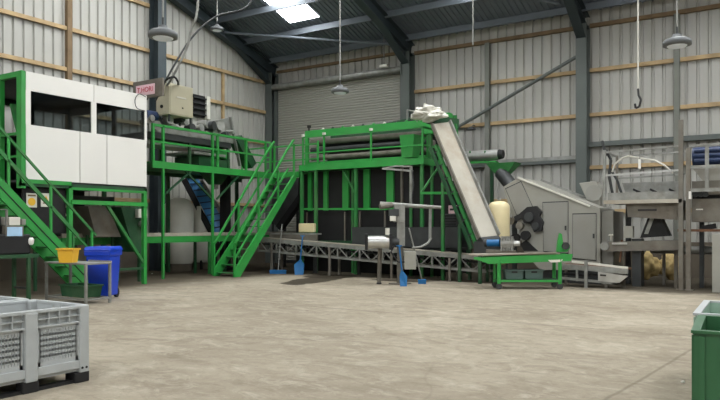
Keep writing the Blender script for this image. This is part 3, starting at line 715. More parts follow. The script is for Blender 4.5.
# under the platform: white tanks, dark column, blue cleated elevator
for k, (px, D, r, h, lab) in enumerate(((179, 23.4, 0.5, 2.35, 'left pale round tank under the middle-left platform'), (206, 24.5, 0.55, 2.35, 'right pale round tank under the middle-left platform'))):
    c = onD(px, 262, D); c.z = 0
    t = thing('storage_tank', lab, 'tank', c, 'pale tanks under the platform')
    MB().lathe(c, [(r*0.9, 0.25), (r, 0.35), (r, h*0.95), (r*0.7, h+0.1), (r*0.2, h+0.16)], 28).build('vessel', 'offwhite', t)
    MB().lathe(c, [(r*0.85, 0.0), (r*0.85, 0.26)], 24).build('base', 'concrete', t)
be = thing('blue_elevator', 'inclined elevator with bright blue cleated belt under the middle-left platform', 'elevator', (-16.2, 17.2, 0))
TLb, TRb, BLb, BRb = onD(186, 176, 24.1), onD(199, 176, 24.1), onD(222, 246, 23.75), onD(238, 242, 23.9)
MB().hexa([TLb, TRb, BRb, BLb], [p + Vector((0, 0.05, -0.1)) for p in (TLb, TRb, BRb, BLb)]).build('belt', 'beltblue', be)
MB().bar(TLb + Vector((-0.1, 0, -0.12)), BLb + Vector((-0.1, 0, -0.12)), 0.06, 0.2).build('side_plate', 'black', be)
MB().bar(TRb, BRb, 0.05, 0.12).build('side_plate', 'steel', be)
for k in range(11):
    p = TLb.lerp(BLb, 0.04+k*0.09); q = TRb.lerp(BRb, 0.04+k*0.09)
    MB().bar(p + Vector((0.02, -0.03, 0.03)), q + Vector((-0.02, -0.03, 0.03)), 0.05, 0.04).build('cleat', 'navy', be)
for t_ in (0.4, 0.95):
    p = TLb.lerp(BLb, t_); MB().bar((p.x, p.y+0.05, 0), (p.x, p.y+0.05, p.z-0.05), 0.07).build('leg', 'black', be)
    p = TRb.lerp(BRb, t_); MB().bar((p.x, p.y+0.05, 0), (p.x, p.y+0.05, p.z-0.05), 0.07).build('leg', 'black', be)
m = MB(); m.box(-16.9, -16.62, 17.35, 17.6, 0, PZ-0.1); m.box(-17.0, -16.55, 17.25, 17.7, 0, 0.1)
tag(m.build('dark_column', 'black', origin=(-16.76, 17.47, 0)), 'thick dark steel column beside the blue elevator', 'column')
hp2 = thing('feed_hopper', 'dark green feed hopper hanging under the middle-left platform', 'hopper', (-16.4, 15.9, 2.6))
MB().hexa([(-16.3, 16.2, 2.9), (-16.0, 16.2, 2.9), (-16.0, 16.5, 2.9), (-16.3, 16.5, 2.9)], [(-16.5, 16.0, PZ-0.09), (-15.9, 16.0, PZ-0.09), (-15.9, 16.8, PZ-0.09), (-16.5, 16.8, PZ-0.09)]).build('hopper_shell', 'green3', hp2)
MB().tube((-16.15, 16.35, 2.75), (-16.15, 16.35, 2.9), 0.12).build('outlet', 'steel', hp2)

# ------------------------------------------------------------------ 6 middle stair
ms = thing('steel_stair', 'bright green steel stair in the middle rising to the roller platform', 'stair', (-14.5, 16.5, 0))
X0, X1, Y0, Y1 = -14.92, -14.08, 15.15, 18.02
TZ = PZ - 0.02
def mz(y): return 0.1 + (y-Y0)/(Y1-Y0)*(TZ-0.1)
for x in (X0, X1):
    MB().prism([(x-0.03, Y0-0.1, 0), (x-0.03, Y0-0.1, 0.2), (x-0.03, Y1, TZ), (x-0.03, Y1, TZ-0.26), (x-0.03, Y0+0.14, 0)], (0.06, 0, 0)).build('stringer', 'green', ms)
for k in range(14):
    z = 0.12 + 0.235*k; y = Y0 + (z-0.0)/(TZ)*(Y1-Y0)
    part('tread', 'green2', ms, (X0+0.03, X1-0.03, y-0.11, y+0.13, z-0.03, z))
for x in (X0, X1):
    pts = [(x, Y0-0.08, 0.98), (x, Y0+0.03, 1.1), (x, Y1-0.5, mz(Y1-0.5)+1.2), (x, Y1-0.1, TZ+1.05)]
    for i in range(3): MB().bar(pts[i], pts[i+1], 0.055).build('handrail', 'green', ms)
    MB().bar((x, Y0-0.05, 0.58), (x, Y1-0.4, mz(Y1-0.4)+0.52), 0.045).build('mid_rail', 'green', ms)
    for y in (Y0-0.08, Y0+1.0, Y0+1.95, Y1-0.1): MB().bar((x, y, max(0, mz(y)-0.05) if y > Y0 else 0), (x, y, min(mz(y)+1.02, TZ+1.05)), 0.055).build('rail_post', 'green', ms)

# ------------------------------------------------------------------ 7 centre platform
CPX0, CPX1, CPY = -13.9, -9.29, 18.0
cp = thing('machine_platform', 'long green walkway platform with railings in front of the roller machine', 'platform', ((CPX0+CPX1)/2, 18.6, 0))
part('deck', 'green2', cp, (CPX0, CPX1, CPY, 19.2, PZ, PZ+0.06))
part('edge_beam', 'green', cp, (CPX0, CPX1, CPY-0.04, CPY, PZ-0.02, PZ+0.17))
part('edge_beam', 'green', cp, (CPX1, CPX1+0.04, CPY-0.04, 19.4, PZ-0.02, PZ+0.17))
PP = [Vector((onY(q, 160, CPY).x, CPY, PZ+0.06)) for q in (303, 324, 371, 422.5)]
railing(cp, [PP[0], PP[-1], (CPX1, 19.1, PZ+0.06)], 'green', 1.03, 0.05, PP + [Vector((CPX1, 19.1, PZ+0.06)), Vector((CPX0+0.1, 18.9, PZ+0.06))], 0.5)
for x in [onY(q, 200, 18.05).x for q in (302, 316, 356, 422)]: MB().bar((x, 18.05, 0), (x, 18.05, PZ-0.02), 0.09).build('leg', 'green2', cp)
for x in (CPX0+0.3, -11.6, CPX1-0.1): MB().bar((x, 21.2, 0), (x, 21.2, PZ), 0.09).build('leg', 'green3', cp)
MB().bar(onY(302, 209, 18.1), onY(387, 209, 18.1), 0.05, 0.06).build('cross_beam', 'green', cp)
MB().bar(onY(343, 170, 18.1), onY(356, 195, 18.1), 0.05).build('knee_brace', 'green2', cp)
for k in range(3): MB().tube(PP[k+0] + Vector((0, 0, 1.05)), PP[k+0] + Vector((0, 0, 1.13)), 0.06).build('post_cap', 'offwhite', cp)

rm = thing('roller_grader', 'long green framed roller grading machine with dark rollers on the centre platform', 'machine', (-11.6, 20.1, PZ))
GX0, GX1, GY0, GY1 = onY(305, 150, 19.25).x, -9.7, 19.25, 20.9
part('front_header', 'green', rm, (GX0, GX1, GY0, GY0+0.08, 4.66, 4.9))
part('rear_header', 'green3', rm, (GX0, GX1, GY1-0.08, GY1, 4.66, 4.9))
for x in (GX0, GX1-0.12):
    for y in (GY0, GY1-0.1): part('corner_post', 'green', rm, (x, x+0.12, y, y+0.1, PZ-0.3, 4.66))
part('lower_beam', 'green', rm, (GX0+0.12, GX1-0.12, GY0, GY0+0.07, 3.62, 3.78))
for k, (y, z) in enumerate(((GY0+0.22, 4.5), (GY0+0.22, 4.22), (GY0+0.24, 3.95), (GY0+0.6, 4.5), (GY0+0.6, 4.22), (GY0+0.95, 4.5))):
    MB().tube((GX0+0.13, y, z), (GX1-0.13, y, z), 0.095, n=12).build('roller', ('dullsteel', 'darkgrey')[k % 2], rm)
part('back_shield', 'curtain', rm, (GX0+0.12, GX1-0.12, GY0+1.2, GY0+1.24, 3.7, 4.66))
part('floor_beam', 'green3', rm, (GX0, GX1, GY0, GY0+0.1, PZ-0.3, PZ-0.1))
part('floor_beam', 'green3', rm, (GX0, GX1, GY1-0.1, GY1, PZ-0.3, PZ))
for k in range(9):
    x = GX0 + 0.5 + k*0.42; m = MB(); m.tube((x, GY0+0.3, 4.9), (x+0.1, GY0+0.3, 4.98), 0.045); m.build('bearing_cap', ('offwhite', 'darkgrey', 'green')[k % 3], rm)
MB().bar((-13.4, GY0+0.4, 4.93), (-11.3, GY0+0.4, 5.02), 0.04).build('tie_rod', 'steel', rm)
MB().bar((-12.0, GY0+0.5, 4.93), (-10.2, GY0+0.5, 5.1), 0.06).build('drive_shaft', 'green3', rm)
MB().lathe((onY(298+11, 135, GY0+0.2).x, GY0+0.2, 4.9), [(0.03, 0), (0.03, 0.12), (0.07, 0.14), (0.07, 0.22)], 10).build('warning_beacon', 'dark_print', rm)

dh = thing('discharge_hopper', 'bright green box hopper on the centre platform rail left of the elevator', 'hopper', (-9.8, 18.4, 3.6))
q0, q1 = onY(400, 137, 18.12), onY(413, 157, 18.12)
MB().hexa([(q0.x+0.06, 18.12, q1.z), (q1.x-0.03, 18.12, q1.z), (q1.x-0.03, 18.5, q1.z), (q0.x+0.06, 18.5, q1.z)],
          [(q0.x, 18.1, q0.z+0.05), (q1.x+0.05, 18.1, q0.z+0.05), (q1.x+0.05, 18.9, q0.z+0.05), (q0.x, 18.9, q0.z+0.05)]).build('hopper_shell', 'green', dh)
part('rear_leg', 'green2', dh, (q0.x+0.1, q0.x+0.2, 18.4, 18.5, PZ+0.06, q1.z+0.1))
part('top_block', 'green', dh, (q0.x+0.35, q0.x+1.25, 18.95, 19.22, 4.4, 5.0), bevel=0.01)
MB().path([onY(407, 120, 19.0), onY(407, 110, 19.0), onY(417, 112, 19.0), onY(417, 122, 19.0)], 0.022).build('pipe_hoop', 'steel', dh)
part('block_support', 'green2', dh, (q0.x+0.5, q0.x+0.6, 19.0, 19.15, PZ+0.06, 4.42))

# black bunkers below the platform
bk = thing('storage_bunker', 'row of black boarded bunkers with green upright posts under the centre platform', 'bunker', (-11.4, 19, 0))
YP = 18.5
xs = [onY(q, 200, YP).x for q in (299, 441)]
part('front_board', 'curtain', bk, (xs[0], xs[1], YP, YP+0.04, 1.0, PZ-0.03))
part('side_board', 'curtain', bk, (xs[0], xs[0]+0.04, YP+0.04, 19.2, 0.4, PZ-0.03))
part('side_board', 'curtain', bk, (xs[1]-0.04, xs[1], YP+0.04, 19.2, 0.4, PZ-0.03))
part('base_panel', 'curtain', bk, (xs[0], xs[1], YP+0.3, YP+0.34, 0, 1.0))
part('base_panel', 'curtain', bk, (xs[0]+0.1, xs[1]-0.1, 20.6, 20.64, 0, PZ-0.35))
for (a, c, mm) in ((308.5, 312, 'green'), (324, 328, 'green'), (343, 349, 'green'), (352, 354, 'green2'), (364, 370, 'green'), (387, 394, 'green'), (401, 403, 'dullsteel'), (410, 412, 'green2'), (431, 433, 'green2'), (442, 444, 'dullsteel')):
    xa, xc = onY(a, 200, YP-0.05).x, onY(c, 200, YP-0.05).x
    zlo = 2.05 if mm == 'green' else 0.0
    part('upright', mm, bk, (xa, xc, YP-0.09, YP-0.01, zlo, PZ-0.03))
part('sill_beam', 'green3', bk, (xs[0], xs[1], YP-0.12, YP, 0.95, 1.05))
for q in (307, 345, 360, 385):
    xa = onY(q, 240, YP-0.05).x; MB().bar((xa, YP-0.05, 1.05), (xa, YP-0.05, 2.0), 0.05).build('divider_bar', 'dullsteel', bk)

# ------------------------------------------------------------------ 8 inclined elevator and its head
ie = thing('inclined_elevator', 'tall pale inclined belt elevator dropping right from the centre platform', 'elevator', (-8.1, 18.2, 0))
TL, TR = onD(432.5, 124, 19.6), onD(449, 122, 20.0)
BL, BR = onD(480, 238, 17.95), onD(498, 236, 18.2)
MB().hexa([TL, TR, BR, BL], [p + Vector((0, 0.05, -0.12)) for p in (TL, TR, BR, BL)]).build('casing', 'belt', ie)
MB().bar(TR + Vector((0.02, 0, 0.03)), BR + Vector((0.02, 0, 0.03)), 0.05, 0.12).build('side_lip', 'steel', ie)
MB().bar(TL + Vector((-0.02, 0, 0.0)), BL + Vector((-0.02, 0, 0.0)), 0.05, 0.1).build('side_lip', 'dullsteel', ie)
for (dx, mm, w) in ((-0.1, 'green2', 0.06), (-0.26, 'green3', 0.05)):
    o = Vector((dx, 0.05, -0.2+dx*0.35)); MB().bar(TL.lerp(BL, 0.12) + o, BL + o, w, 0.1).build('frame_beam', mm, ie)
for k in range(7):
    p = TL.lerp(BL, 0.18+k*0.12); MB().bar(p + Vector((-0.08, 0.03, -0.2)), p + Vector((-0.28, 0.05, -0.3)), 0.03).build('frame_rung', 'darkgrey', ie)
for t_, mm in ((0.42, 'green2'), (0.78, 'green3')):
    p = TL.lerp(BL, t_) + Vector((-0.3, 0.08, -0.35)); MB().bar((p.x, p.y, 0), p, 0.08).build('leg', mm, ie)
    p = TR.lerp(BR, t_) + Vector((0.0, 0.08, -0.1)); MB().bar((p.x, p.y, 0), p, 0.08).build('leg', 'green3', ie)
p0 = onD(421, 193, 19.6); p1 = onD(457, 193, 18.9)
MB().bar(p0, p1, 0.07).build('stay_bar', 'green', ie); MB().bar(onD(421, 193, 19.6), onD(440, 165, 19.9), 0.05).build('stay_bar', 'green2', ie)
q = [onD(424, 122, 19.9), onD(447, 116, 20.2), onD(447, 132, 20.2), onD(424, 136, 19.9)]
# head frame
part('head_plate', 'green2', ie, (TL.x-0.42, TL.x+0.02, 19.22, 19.3, 4.3, 4.95), bevel=0.01)
MB().bar(onD(428, 119, 20.0), onD(458, 124, 20.6), 0.1, 0.28).build('head_beam', 'green3', ie)
MB().bar(onD(455, 124, 20.5), onD(457, 141, 20.5), 0.1, 0.1).build('head_bracket', 'green2', ie)
MB().tube(TL + Vector((0.02, 0.12, -0.14)), TR + Vector((-0.02, 0.12, -0.14)), 0.1).build('head_drum', 'darkgrey', ie)
MB().tube(BL + Vector((0, 0, -0.1)), BR + Vector((0, 0, -0.1)), 0.12).build('tail_drum', 'darkgrey', ie)
part('boot_box', 'darkgrey', ie, (BL.x-0.15, BR.x+0.2, BL.y-0.05, BR.y+0.25, 0.75, 1.12))
q = [onD(478, 232, 18.0), onD(493, 222, 18.4), onD(497, 245, 18.2), onD(474, 247, 17.8)]
for (x, y) in ((BL.x, BL.y), (BR.x, BR.y+0.1)): MB().bar((x, y, 0), (x, y, 0.78), 0.08).build('leg', 'green3', ie)

# crumpled white sheet bundle on top of the head
import bmesh
def blob(name, label, cat, c, sx, sy, sz_, m, seed, amp=0.25, parent=None, rot=0):
    bm = bmesh.new(); bmesh.ops.create_icosphere(bm, subdivisions=4, radius=1)
    from mathutils import noise
    for v in bm.verts:
        n = noise.noise(v.co*1.7 + Vector((seed, 0, 0)))*amp + noise.noise(v.co*4 + Vector((0, seed, 0)))*amp*0.5
        v.co *= 1+n; v.co.x *= sx; v.co.y *= sy; v.co.z *= sz_
        v.co = Rz(rot) @ v.co
    for f in bm.faces: f.smooth = True
    me = bpy.data.meshes.new(name); bm.to_mesh(me); bm.free(); me.materials.append(M[m])
    o = bpy.data.objects.new(name, me); COL.objects.link(o); o.location = c
    if label: tag(o, label, cat)
    return o
c = onD(427, 114, 20.0); 
wbun = thing('white_sheet_bundle', 'crumpled white sheet bundle lying on top of the elevator head', 'sheet', c)
o = blob('folded_sheet', None, None, Vector((0, 0, -0.0)), 0.42, 0.32, 0.2, 'offwhite', 2, 0.7); o.parent = wbun
o = blob('folded_sheet', None, None, Vector((0.15, 0, -0.06)), 0.38, 0.25, 0.16, 'offwhite', 5, 0.6); o.parent = wbun
m = MB(); m.prism([onD(424, 103, 20.0), onD(441, 110, 20.0), onD(440, 114, 20.0), onD(424, 112, 20.0)], (-0.2, 0.35, 0)); m.build('sheet_flap', 'offwhite', wbun)

# pale cylinder right of the elevator
hc = thing('horizontal_cylinder', 'shiny horizontal steel cylinder on a green cradle right of the elevator', 'cylinder', onY(485, 155, 20.3))
A = onY(463, 157, 20.2); B = onY(499, 154.5, 20.2)
MB().tube(A, B, 0.17, n=20).build('shell', 'chrome', hc)
MB().tube(B, B + Vector((0.14, 0, 0)), 0.16, 0.13, n=20).build('end_cap', 'black', hc)
MB().bar(onY(463, 163, 20.2), onY(497, 162, 20.2), 0.2, 0.06).build('cradle_beam', 'green', hc)
for px in (470, 485): MB().bar(onY(px, 162, 20.2), onY(px, 151, 20.05), 0.05).build('strap', 'green2', hc)
p = onY(468, 163, 20.2); MB().bar((p.x, p.y, 0), p, 0.09).build('leg', 'green3', hc)
p = onY(492, 163, 20.2); MB().bar((p.x, p.y, 0), p, 0.09).build('leg', 'green3', hc)
fn = thing('green_funnel', 'small green funnel with a black hose feeding the grey machine', 'funnel', onY(500, 170, 19.6))
a_, b_, c_, d_ = onY(487, 164, 19.6), onY(516, 162, 19.6), onY(507, 174, 19.6), onY(496, 175, 19.6)
MB().hexa([d_, c_, c_ + Vector((0, 0.3, 0)), d_ + Vector((0, 0.3, 0))], [a_ + Vector((0, -0.1, 0)), b_ + Vector((0, -0.1, 0)), b_ + Vector((0, 0.5, 0)), a_ + Vector((0, 0.5, 0))]).build('funnel', 'green2', fn)
MB().tube(onY(501, 173, 19.7), onY(515, 190, 19.3), 0.2, n=18).build('hose', 'darkgrey', fn)
# support arm
MB().bar(onY(499, 163, 20.1), onY(490, 163, 20.1), 0.06).build('support_arm', 'green2', fn)

# ------------------------------------------------------------------ 9 grey machine, tank, motor
gm = thing('washing_machine', 'large grey sheet steel washing machine with sloping top and two panel doors', 'machine', (-5.4, 19, 0))
YG = 18.25
def gY(px, py, y=YG): return onY(px, py, y)
poly = [gY(503, 187), gY(517, 178.5), gY(524, 178.5), gY(600, 208), gY(600, 262), gY(600, 270), gY(540, 270), gY(524, 252), gY(518, 222), gY(512, 216)]
MB().prism(poly, (0, 1.7, 0)).build('casing', 'greymach', gm)
def quadpanel(name, pts, m, dy=0.02, y=YG):
    q = [gY(px, py, y) for px, py in pts]; cc_ = sum(q, Vector((0, 0, 0)))/4
    qq = [Vector((p.x, y-0.008, p.z)) + (Vector((p.x-cc_.x, 0, p.z-cc_.z))).normalized()*0.03 for p in q]
    MB().prism(qq, (0, 0.008, 0)).build('panel_seal', 'darkgrey', gm)
    q = [Vector((p.x, y-dy, p.z)) for p in q]
    return MB().prism(q, (0, dy, 0)).build(name, m, gm, 0.006)
quadpanel('access_panel', [(506, 189), (521, 182), (533, 208), (517, 215)], 'greypanel')
d1 = quadpanel('door', [(543, 203), (568, 202), (568, 253), (544, 251)], 'greypanel', 0.03)
d2 = quadpanel('door', [(573, 214.5), (596, 214), (596, 260), (573, 258)], 'greypanel', 0.03)
for d_, (px, py) in ((d1, (566, 228)), (d2, (594, 236))):
    p = gY(px, py); MB().box(p.x-0.02, p.x+0.02, YG-0.06, YG-0.03, p.z-0.06, p.z+0.06).build('door_handle', 'darkgrey', d_)
MB().bar(gY(518, 177.5), gY(590, 206), 0.08, 0.05).build('top_rail', 'offwhite', gm)
MB().bar(gY(541, 180, YG+1.2), gY(584, 197, YG+1.2), 0.06, 0.06).build('top_rail', 'steel', gm)
q0, q1 = gY(600.5, 211), gY(612, 266)
part('side_cabinet', 'greypanel', gm, (q0.x, q1.x, YG+0.15, YG+1.4, 0, q0.z), bevel=0.01)
part('skid_base', 'darkgrey', gm, (gY(540, 260).x, gY(600, 260).x, YG+0.1, YG+1.6, 0, 0.5))
part('skid_leg', 'darkgrey', gm, (gY(512, 230, YG+0.9).x, gY(516, 230, YG+0.9).x, YG+0.9, YG+1.0, 0, 2.0))
# drive recess machinery left of the casing
for k, (px, py, r, mm) in enumerate(((531, 217, 0.13, 'darkgrey'), (537, 226, 0.1, 'darkgrey'), (521, 226, 0.1, 'dullsteel'), (526.5, 235.5, 0.13, 'black'), (512, 221, 0.1, 'dullsteel'), (516, 238, 0.12, 'black'))):
    p = gY(px, py); MB().tube(p + Vector((0, -0.2 + 0.02*k, 0)), p + Vector((0, 0.05, 0)), r, n=18).build('drive_pulley', mm, gm)
q = [gY(px, py, YG-0.14) for px, py in ((519, 214), (527, 207), (536, 206), (541, 212), (539, 216), (543, 222), (541, 231), (534, 232), (530, 224), (524, 223))]
MB().prism(q, (0, 0.12, 0)).build('torn_guard', 'black', gm)
q = [gY(px, py, YG-0.03) for px, py in ((526, 240), (538, 251), (524, 251), (520, 244))]
MB().prism(q, (0, 0.03, 0)).build('drive_recess', 'black', gm)
MB().bar(gY(515, 219, YG-0.1), gY(536, 209, YG-0.1), 0.05, 0.14).build('drive_guard', 'black', gm)
# round hopper on the rear right
q = [gY(579, 183, YG+0.9), gY(596, 181, YG+0.9), gY(601, 190, YG+0.9), gY(600, 205, YG+0.9), gY(590, 207, YG+0.9)]
MB().prism(q, (0, 0.5, 0)).build('rear_hood', 'greymach', gm, 0.02)
p = gY(594, 193, YG+0.88); MB().tube(p + Vector((0, -0.04, 0)), p, 0.22, n=22).build('hood_cover', 'greypanel', gm)

c = onD(499, 234, 18.75); c.z = 0
ta = thing('pressure_tank', 'cream upright pressure tank beside the grey machine', 'tank', c)
MB().lathe(c, [(0.1, 0.45), (0.26, 0.5), (0.295, 0.6), (0.295, 2.02), (0.285, 2.09), (0.24, 2.16), (0.16, 2.2), (0.05, 2.22)], 28).build('vessel', 'cream', ta)
MB().lathe(c, [(0.05, 2.24), (0.05, 2.3)], 12).build('top_fitting', 'steel', ta)
for k in range(3):
    a = 2*PI*k/3; MB().bar(c + Vector((0.22*math.cos(a), 0.22*math.sin(a), 0)), c + Vector((0.22*math.cos(a), 0.22*math.sin(a), 0.6)), 0.05).build('leg', 'darkgrey', ta)
mo = thing('drive_motor', 'blue electric drive motor with a pale finned gearbox on the low conveyor', 'motor', onD(505, 250, 17.2))
A = onD(487.5, 243, 17.3); B = onD(500, 243, 17.15)
MB().tube(A, B, 0.09, n=20).build('motor_body', 'ltblue', mo)
MB().tube(A - (B-A).normalized()*0.07, A, 0.1, n=20).build('fan_cover', 'darkgrey', mo)
A = onD(501, 243.5, 17.1); B = onD(514, 243.5, 17.0); dd = (B-A)
for k in range(5): MB().bar(A + dd*(k/5), A + dd*(k/5+0.13), 0.22, 0.36).build('gearbox_fin', 'steel', mo)
MB().tube(A, B, 0.12, n=16).build('gearbox', 'steel', mo)
MB().tube(B, B + dd*0.45, 0.07, n=14).build('output_shaft', 'chrome', mo)
MB().bar(onD(486, 251, 17.2), onD(516, 252, 17.05), 0.25, 0.08).build('mounting_plate', 'dullsteel', mo)
# flap of pale cloth at elevator foot
# ------------------------------------------------------------------ 10 truss conveyor along the back
tc = thing('lattice_conveyor', 'long low galvanised lattice conveyor running in front of the bunkers', 'conveyor', (-10, 17.4, 0))
YT0, YT1 = 17.12, 17.6
def topz(px): 
    # straight sloping line seen from the photo: px 262 -> y 236, px 485 -> y 257
    return None
Lp = onY(258, 239.5, YT0); Rp = onY(486, 258.5, YT0); hT = 0.36
for i, y in enumerate((YT0, YT1)):
    a = Vector((Lp.x, y, Lp.z)); c = Vector((Rp.x, y, Rp.z)); mm = 'steel'
    MB().bar(a, c, 0.05, 0.11).build('top_chord', mm, tc)
    MB().bar(a - Vector((0, 0, hT)), c - Vector((0, 0, hT)), 0.05, 0.06).build('bottom_chord', mm, tc)
    n = 10
    for k in range(n):
        p = a.lerp(c, k/n); q = a.lerp(c, (k+0.5)/n) - Vector((0, 0, hT)); r = a.lerp(c, (k+1)/n)
        MB().bar(p, p - Vector((0, 0, hT)), 0.045).build('lattice_post', mm, tc)
        MB().bar(p, q, 0.03).build('lattice_bar', mm, tc); MB().bar(q, r, 0.03).build('lattice_bar', mm, tc)
a = Vector((Lp.x, (YT0+YT1)/2, Lp.z+0.06)); c = Vector((Rp.x, (YT0+YT1)/2, Rp.z+0.06))
MB().bar(a, c, 0.4, 0.03).build('belt', 'greybelt', tc)
MB().bar(a - Vector((0, 0, 0.2)), c - Vector((0, 0, 0.2)), 0.38, 0.02).build('return_belt', 'black', tc)
for px in (272, 330, 392, 450, 480):
    p = onY(px, 250, YT0); t_ = (p.x-Lp.x)/(Rp.x-Lp.x); z = Lp.z + (Rp.z-Lp.z)*t_ - 0.02
    for y in (YT0-0.02, YT1+0.02): MB().bar((p.x, y, 0), (p.x, y, z-0.05), 0.06).build('leg', 'dullsteel', tc)
p = onD(468, 256, 17.9)
# flat receiving plate at the left end by the stair
rp = thing('receiving_table', 'low galvanised receiving table just right of the middle stair foot', 'table', (-13.6, 18.0, 0))
part('plate', 'steel', rp, (-15.0, -13.0, 17.75, 18.0, 1.25, 1.3))
part('apron', 'dullsteel', rp, (-15.0, -13.0, 17.75, 17.8, 1.0, 1.25))
for x in (-14.9, -13.1): MB().bar((x, 17.85, 0), (x, 17.85, 1.25), 0.06).build('leg', 'darkgrey', rp)
# dark inclined feeder behind stair
fe = thing('inclined_feeder', 'dark inclined feeder conveyor with grey side sheet right of the middle stair', 'conveyor', (-13.6, 19, 0))
q = [gY(276, 178, 19.9), gY(298, 178, 19.9), gY(298, 200, 19.9), gY(278, 226, 19.9), gY(268, 222, 19.9)]
MB().prism(q, (0, 0.08, 0)).build('side_sheet', 'darkgrey', fe)
MB().bar(gY(303, 196, 19.85), gY(280, 228, 19.85), 0.3, 0.22).build('feeder_body', 'black', fe)
p = gY(283, 226, 19.9); MB().bar((p.x, 20.0, 0), (p.x, 20.0, p.z+0.3), 0.08).build('leg', 'darkgrey', fe)
p = gY(296, 200, 19.9); MB().bar((p.x, 20.0, 0), (p.x, 20.0, p.z+0.3), 0.08).build('leg', 'darkgrey', fe)
# cream container under bunkers
c = onY(309, 233, 18.0)
c2 = onY(300, 223, 17.9)
cr = thing('cream_container', 'cream plastic container at the left end of the bunkers', 'container', (c.x, 18.0, 0.0))
MB().box(c.x-0.33, c.x+0.3, 17.85, 18.0, 1.32, 1.62).build('body', 'cream', cr, 0.03)
MB().box(c.x-0.36, c.x+0.33, 17.83, 18.0, 1.2, 1.32).build('shelf', 'green3', cr)
for dx in (-0.3, 0.28): MB().bar((c.x+dx, 17.92, 0), (c.x+dx, 17.92, 1.2), 0.06).build('shelf_leg', 'darkgrey', cr)

# dark receiving hopper box at the foot of the bunkers, right side
dm = thing('steel_trough', 'dark dusty steel trough below the bunkers, left of the elevator foot', 'trough', (-8.8, 18.1, 0))
q0, q1 = onY(352, 226, 17.75), onY(460, 248, 17.75)
part('trough_side', 'darkgrey', dm, (q0.x, q1.x, 17.75, 17.8, 0.86, 1.5))
part('trough_side', 'darkgrey', dm, (q0.x, q1.x, 18.35, 18.4, 0.86, 1.5))
part('trough_floor', 'darkgrey', dm, (q0.x, q1.x, 17.75, 18.4, 0.84, 0.9))
for x in (q0.x+0.1, q1.x-0.1): MB().bar((x, 18.0, 0), (x, 18.0, 0.86), 0.08).build('leg', 'black', dm)
g2 = thing('hydraulic_unit', 'dark brown power unit with a small reddish notice beside the elevator frame', 'machine', (-7.9, 18.0, 0.9))
q0, q1 = onY(440, 214, 17.9), onY(458, 235, 17.9)
part('housing', 'darkgrey', g2, (q0.x, q1.x-0.02, 17.9, 18.3, 1.5, q0.z), bevel=0.02)
for k in range(4): part('cooling_rib', 'black', g2, (q0.x+0.03, q1.x-0.05, 17.88, 17.9, 1.56+0.08*k, 1.6+0.08*k))
q0, q1 = onY(448.5, 205.5, 17.95), onY(456.5, 213.5, 17.95)
part('notice', 'pink', g2, (q0.x, q1.x, 17.95, 17.98, q1.z, q0.z))
part('notice_text', 'dark_print', g2, (q0.x+0.04, q1.x-0.04, 17.945, 17.95, (q0.z+q1.z)/2-0.03, (q0.z+q1.z)/2+0.03))

# ------------------------------------------------------------------ 11 green feed table with crates
U = Vector((CA, SA, 0)); W = Vector((-SA, CA, 0))   # table faces the middle of the hall
ft = thing('green_feed_table', 'low green wheeled conveyor table with two crates beneath', 'conveyor', onD(525, 290, 16.6))
D0 = 16.35; D1 = 16.95
def fb(name, m, px0, px1, py0, py1, Da=D0, Db=D1, bevel=0.0):
    c0 = onD(px0, py0, Da); c1 = onD(px1, py0, Da); z1 = c0.z; z0 = onD(px0, py1, Da).z
    dv = W*(Db-Da)
    a = [Vector((p.x, p.y, z0)) for p in (c0, c1, c1+dv, c0+dv)]; b2 = [Vector((p.x, p.y, z1)) for p in (c0, c1, c1+dv, c0+dv)]
    return MB().hexa(a, b2).build(name, m, ft, bevel)
q = [onD(487, 257, D0), onD(573, 254, D0), onD(571, 261, D0), onD(487, 264, D0)]
MB().hexa(q, [p + W*0.04 for p in q]).build('front_rail', 'green', ft)
MB().hexa([p + W*0.55 for p in q], [p + W*0.59 for p in q]).build('rear_rail', 'green2', ft)
q = [onD(474, 257, D0), onD(487, 257.5, D0), onD(487, 263, D0), onD(474, 259, D0)]
MB().hexa(q, [p + W*0.05 for p in q]).build('nose_rail', 'green', ft)
# flat belt with raised far edge
q = [onD(452, 254.5, D0+0.02), onD(556, 253, D0+0.02), onD(556, 250, D1), onD(455, 251, D1)]
q = [onD(470, 254.5, D0+0.02), onD(560, 253, D0+0.02)]
q = [q[0], q[1], q[1] + W*0.55, q[0] + W*0.55]
MB().hexa([p - Vector((0, 0, 0.03)) for p in q], q).build('belt', 'greybelt', ft)
MB().bar(onD(476, 255.5, D0), onD(556, 252.5, D0), 0.03, 0.03).build('edge_strip', 'greybelt', ft)
for px in (499, 560):
    p = onD(px, 262, D0+0.03)
    for dv in (0, 0.5):
        g_ = p + W*dv; MB().bar((g_.x, g_.y, 0.13), (g_.x, g_.y, 0.72), 0.07).build('leg', 'green', ft)
        MB().tube(Vector((g_.x, g_.y, 0.07)) - W*0.03, Vector((g_.x, g_.y, 0.07)) + W*0.03, 0.07, n=16).build('castor', 'darkgrey', ft)
p, q = onD(499, 281, D0+0.03), onD(560, 281, D0+0.03)
for dv in (0, 0.5): MB().bar(Vector((p.x, p.y, 0.2)) + W*dv, Vector((q.x, q.y, 0.2)) + W*dv, 0.05).build('lower_rail', 'green', ft)
for pp in (p, q): MB().bar(Vector((pp.x, pp.y, 0.2)), Vector((pp.x, pp.y, 0.2)) + W*0.5, 0.05).build('lower_rail', 'green2', ft)
a0 = Vector((p.x, p.y, 0.21)); a1 = Vector((q.x, q.y, 0.21))
MB().hexa([a0, a1, a1+W*0.5, a0+W*0.5], [v + Vector((0, 0, 0.02)) for v in (a0, a1, a1+W*0.5, a0+W*0.5)]).build('shelf', 'green3', ft)
p = onD(556, 252, D0+0.3); 
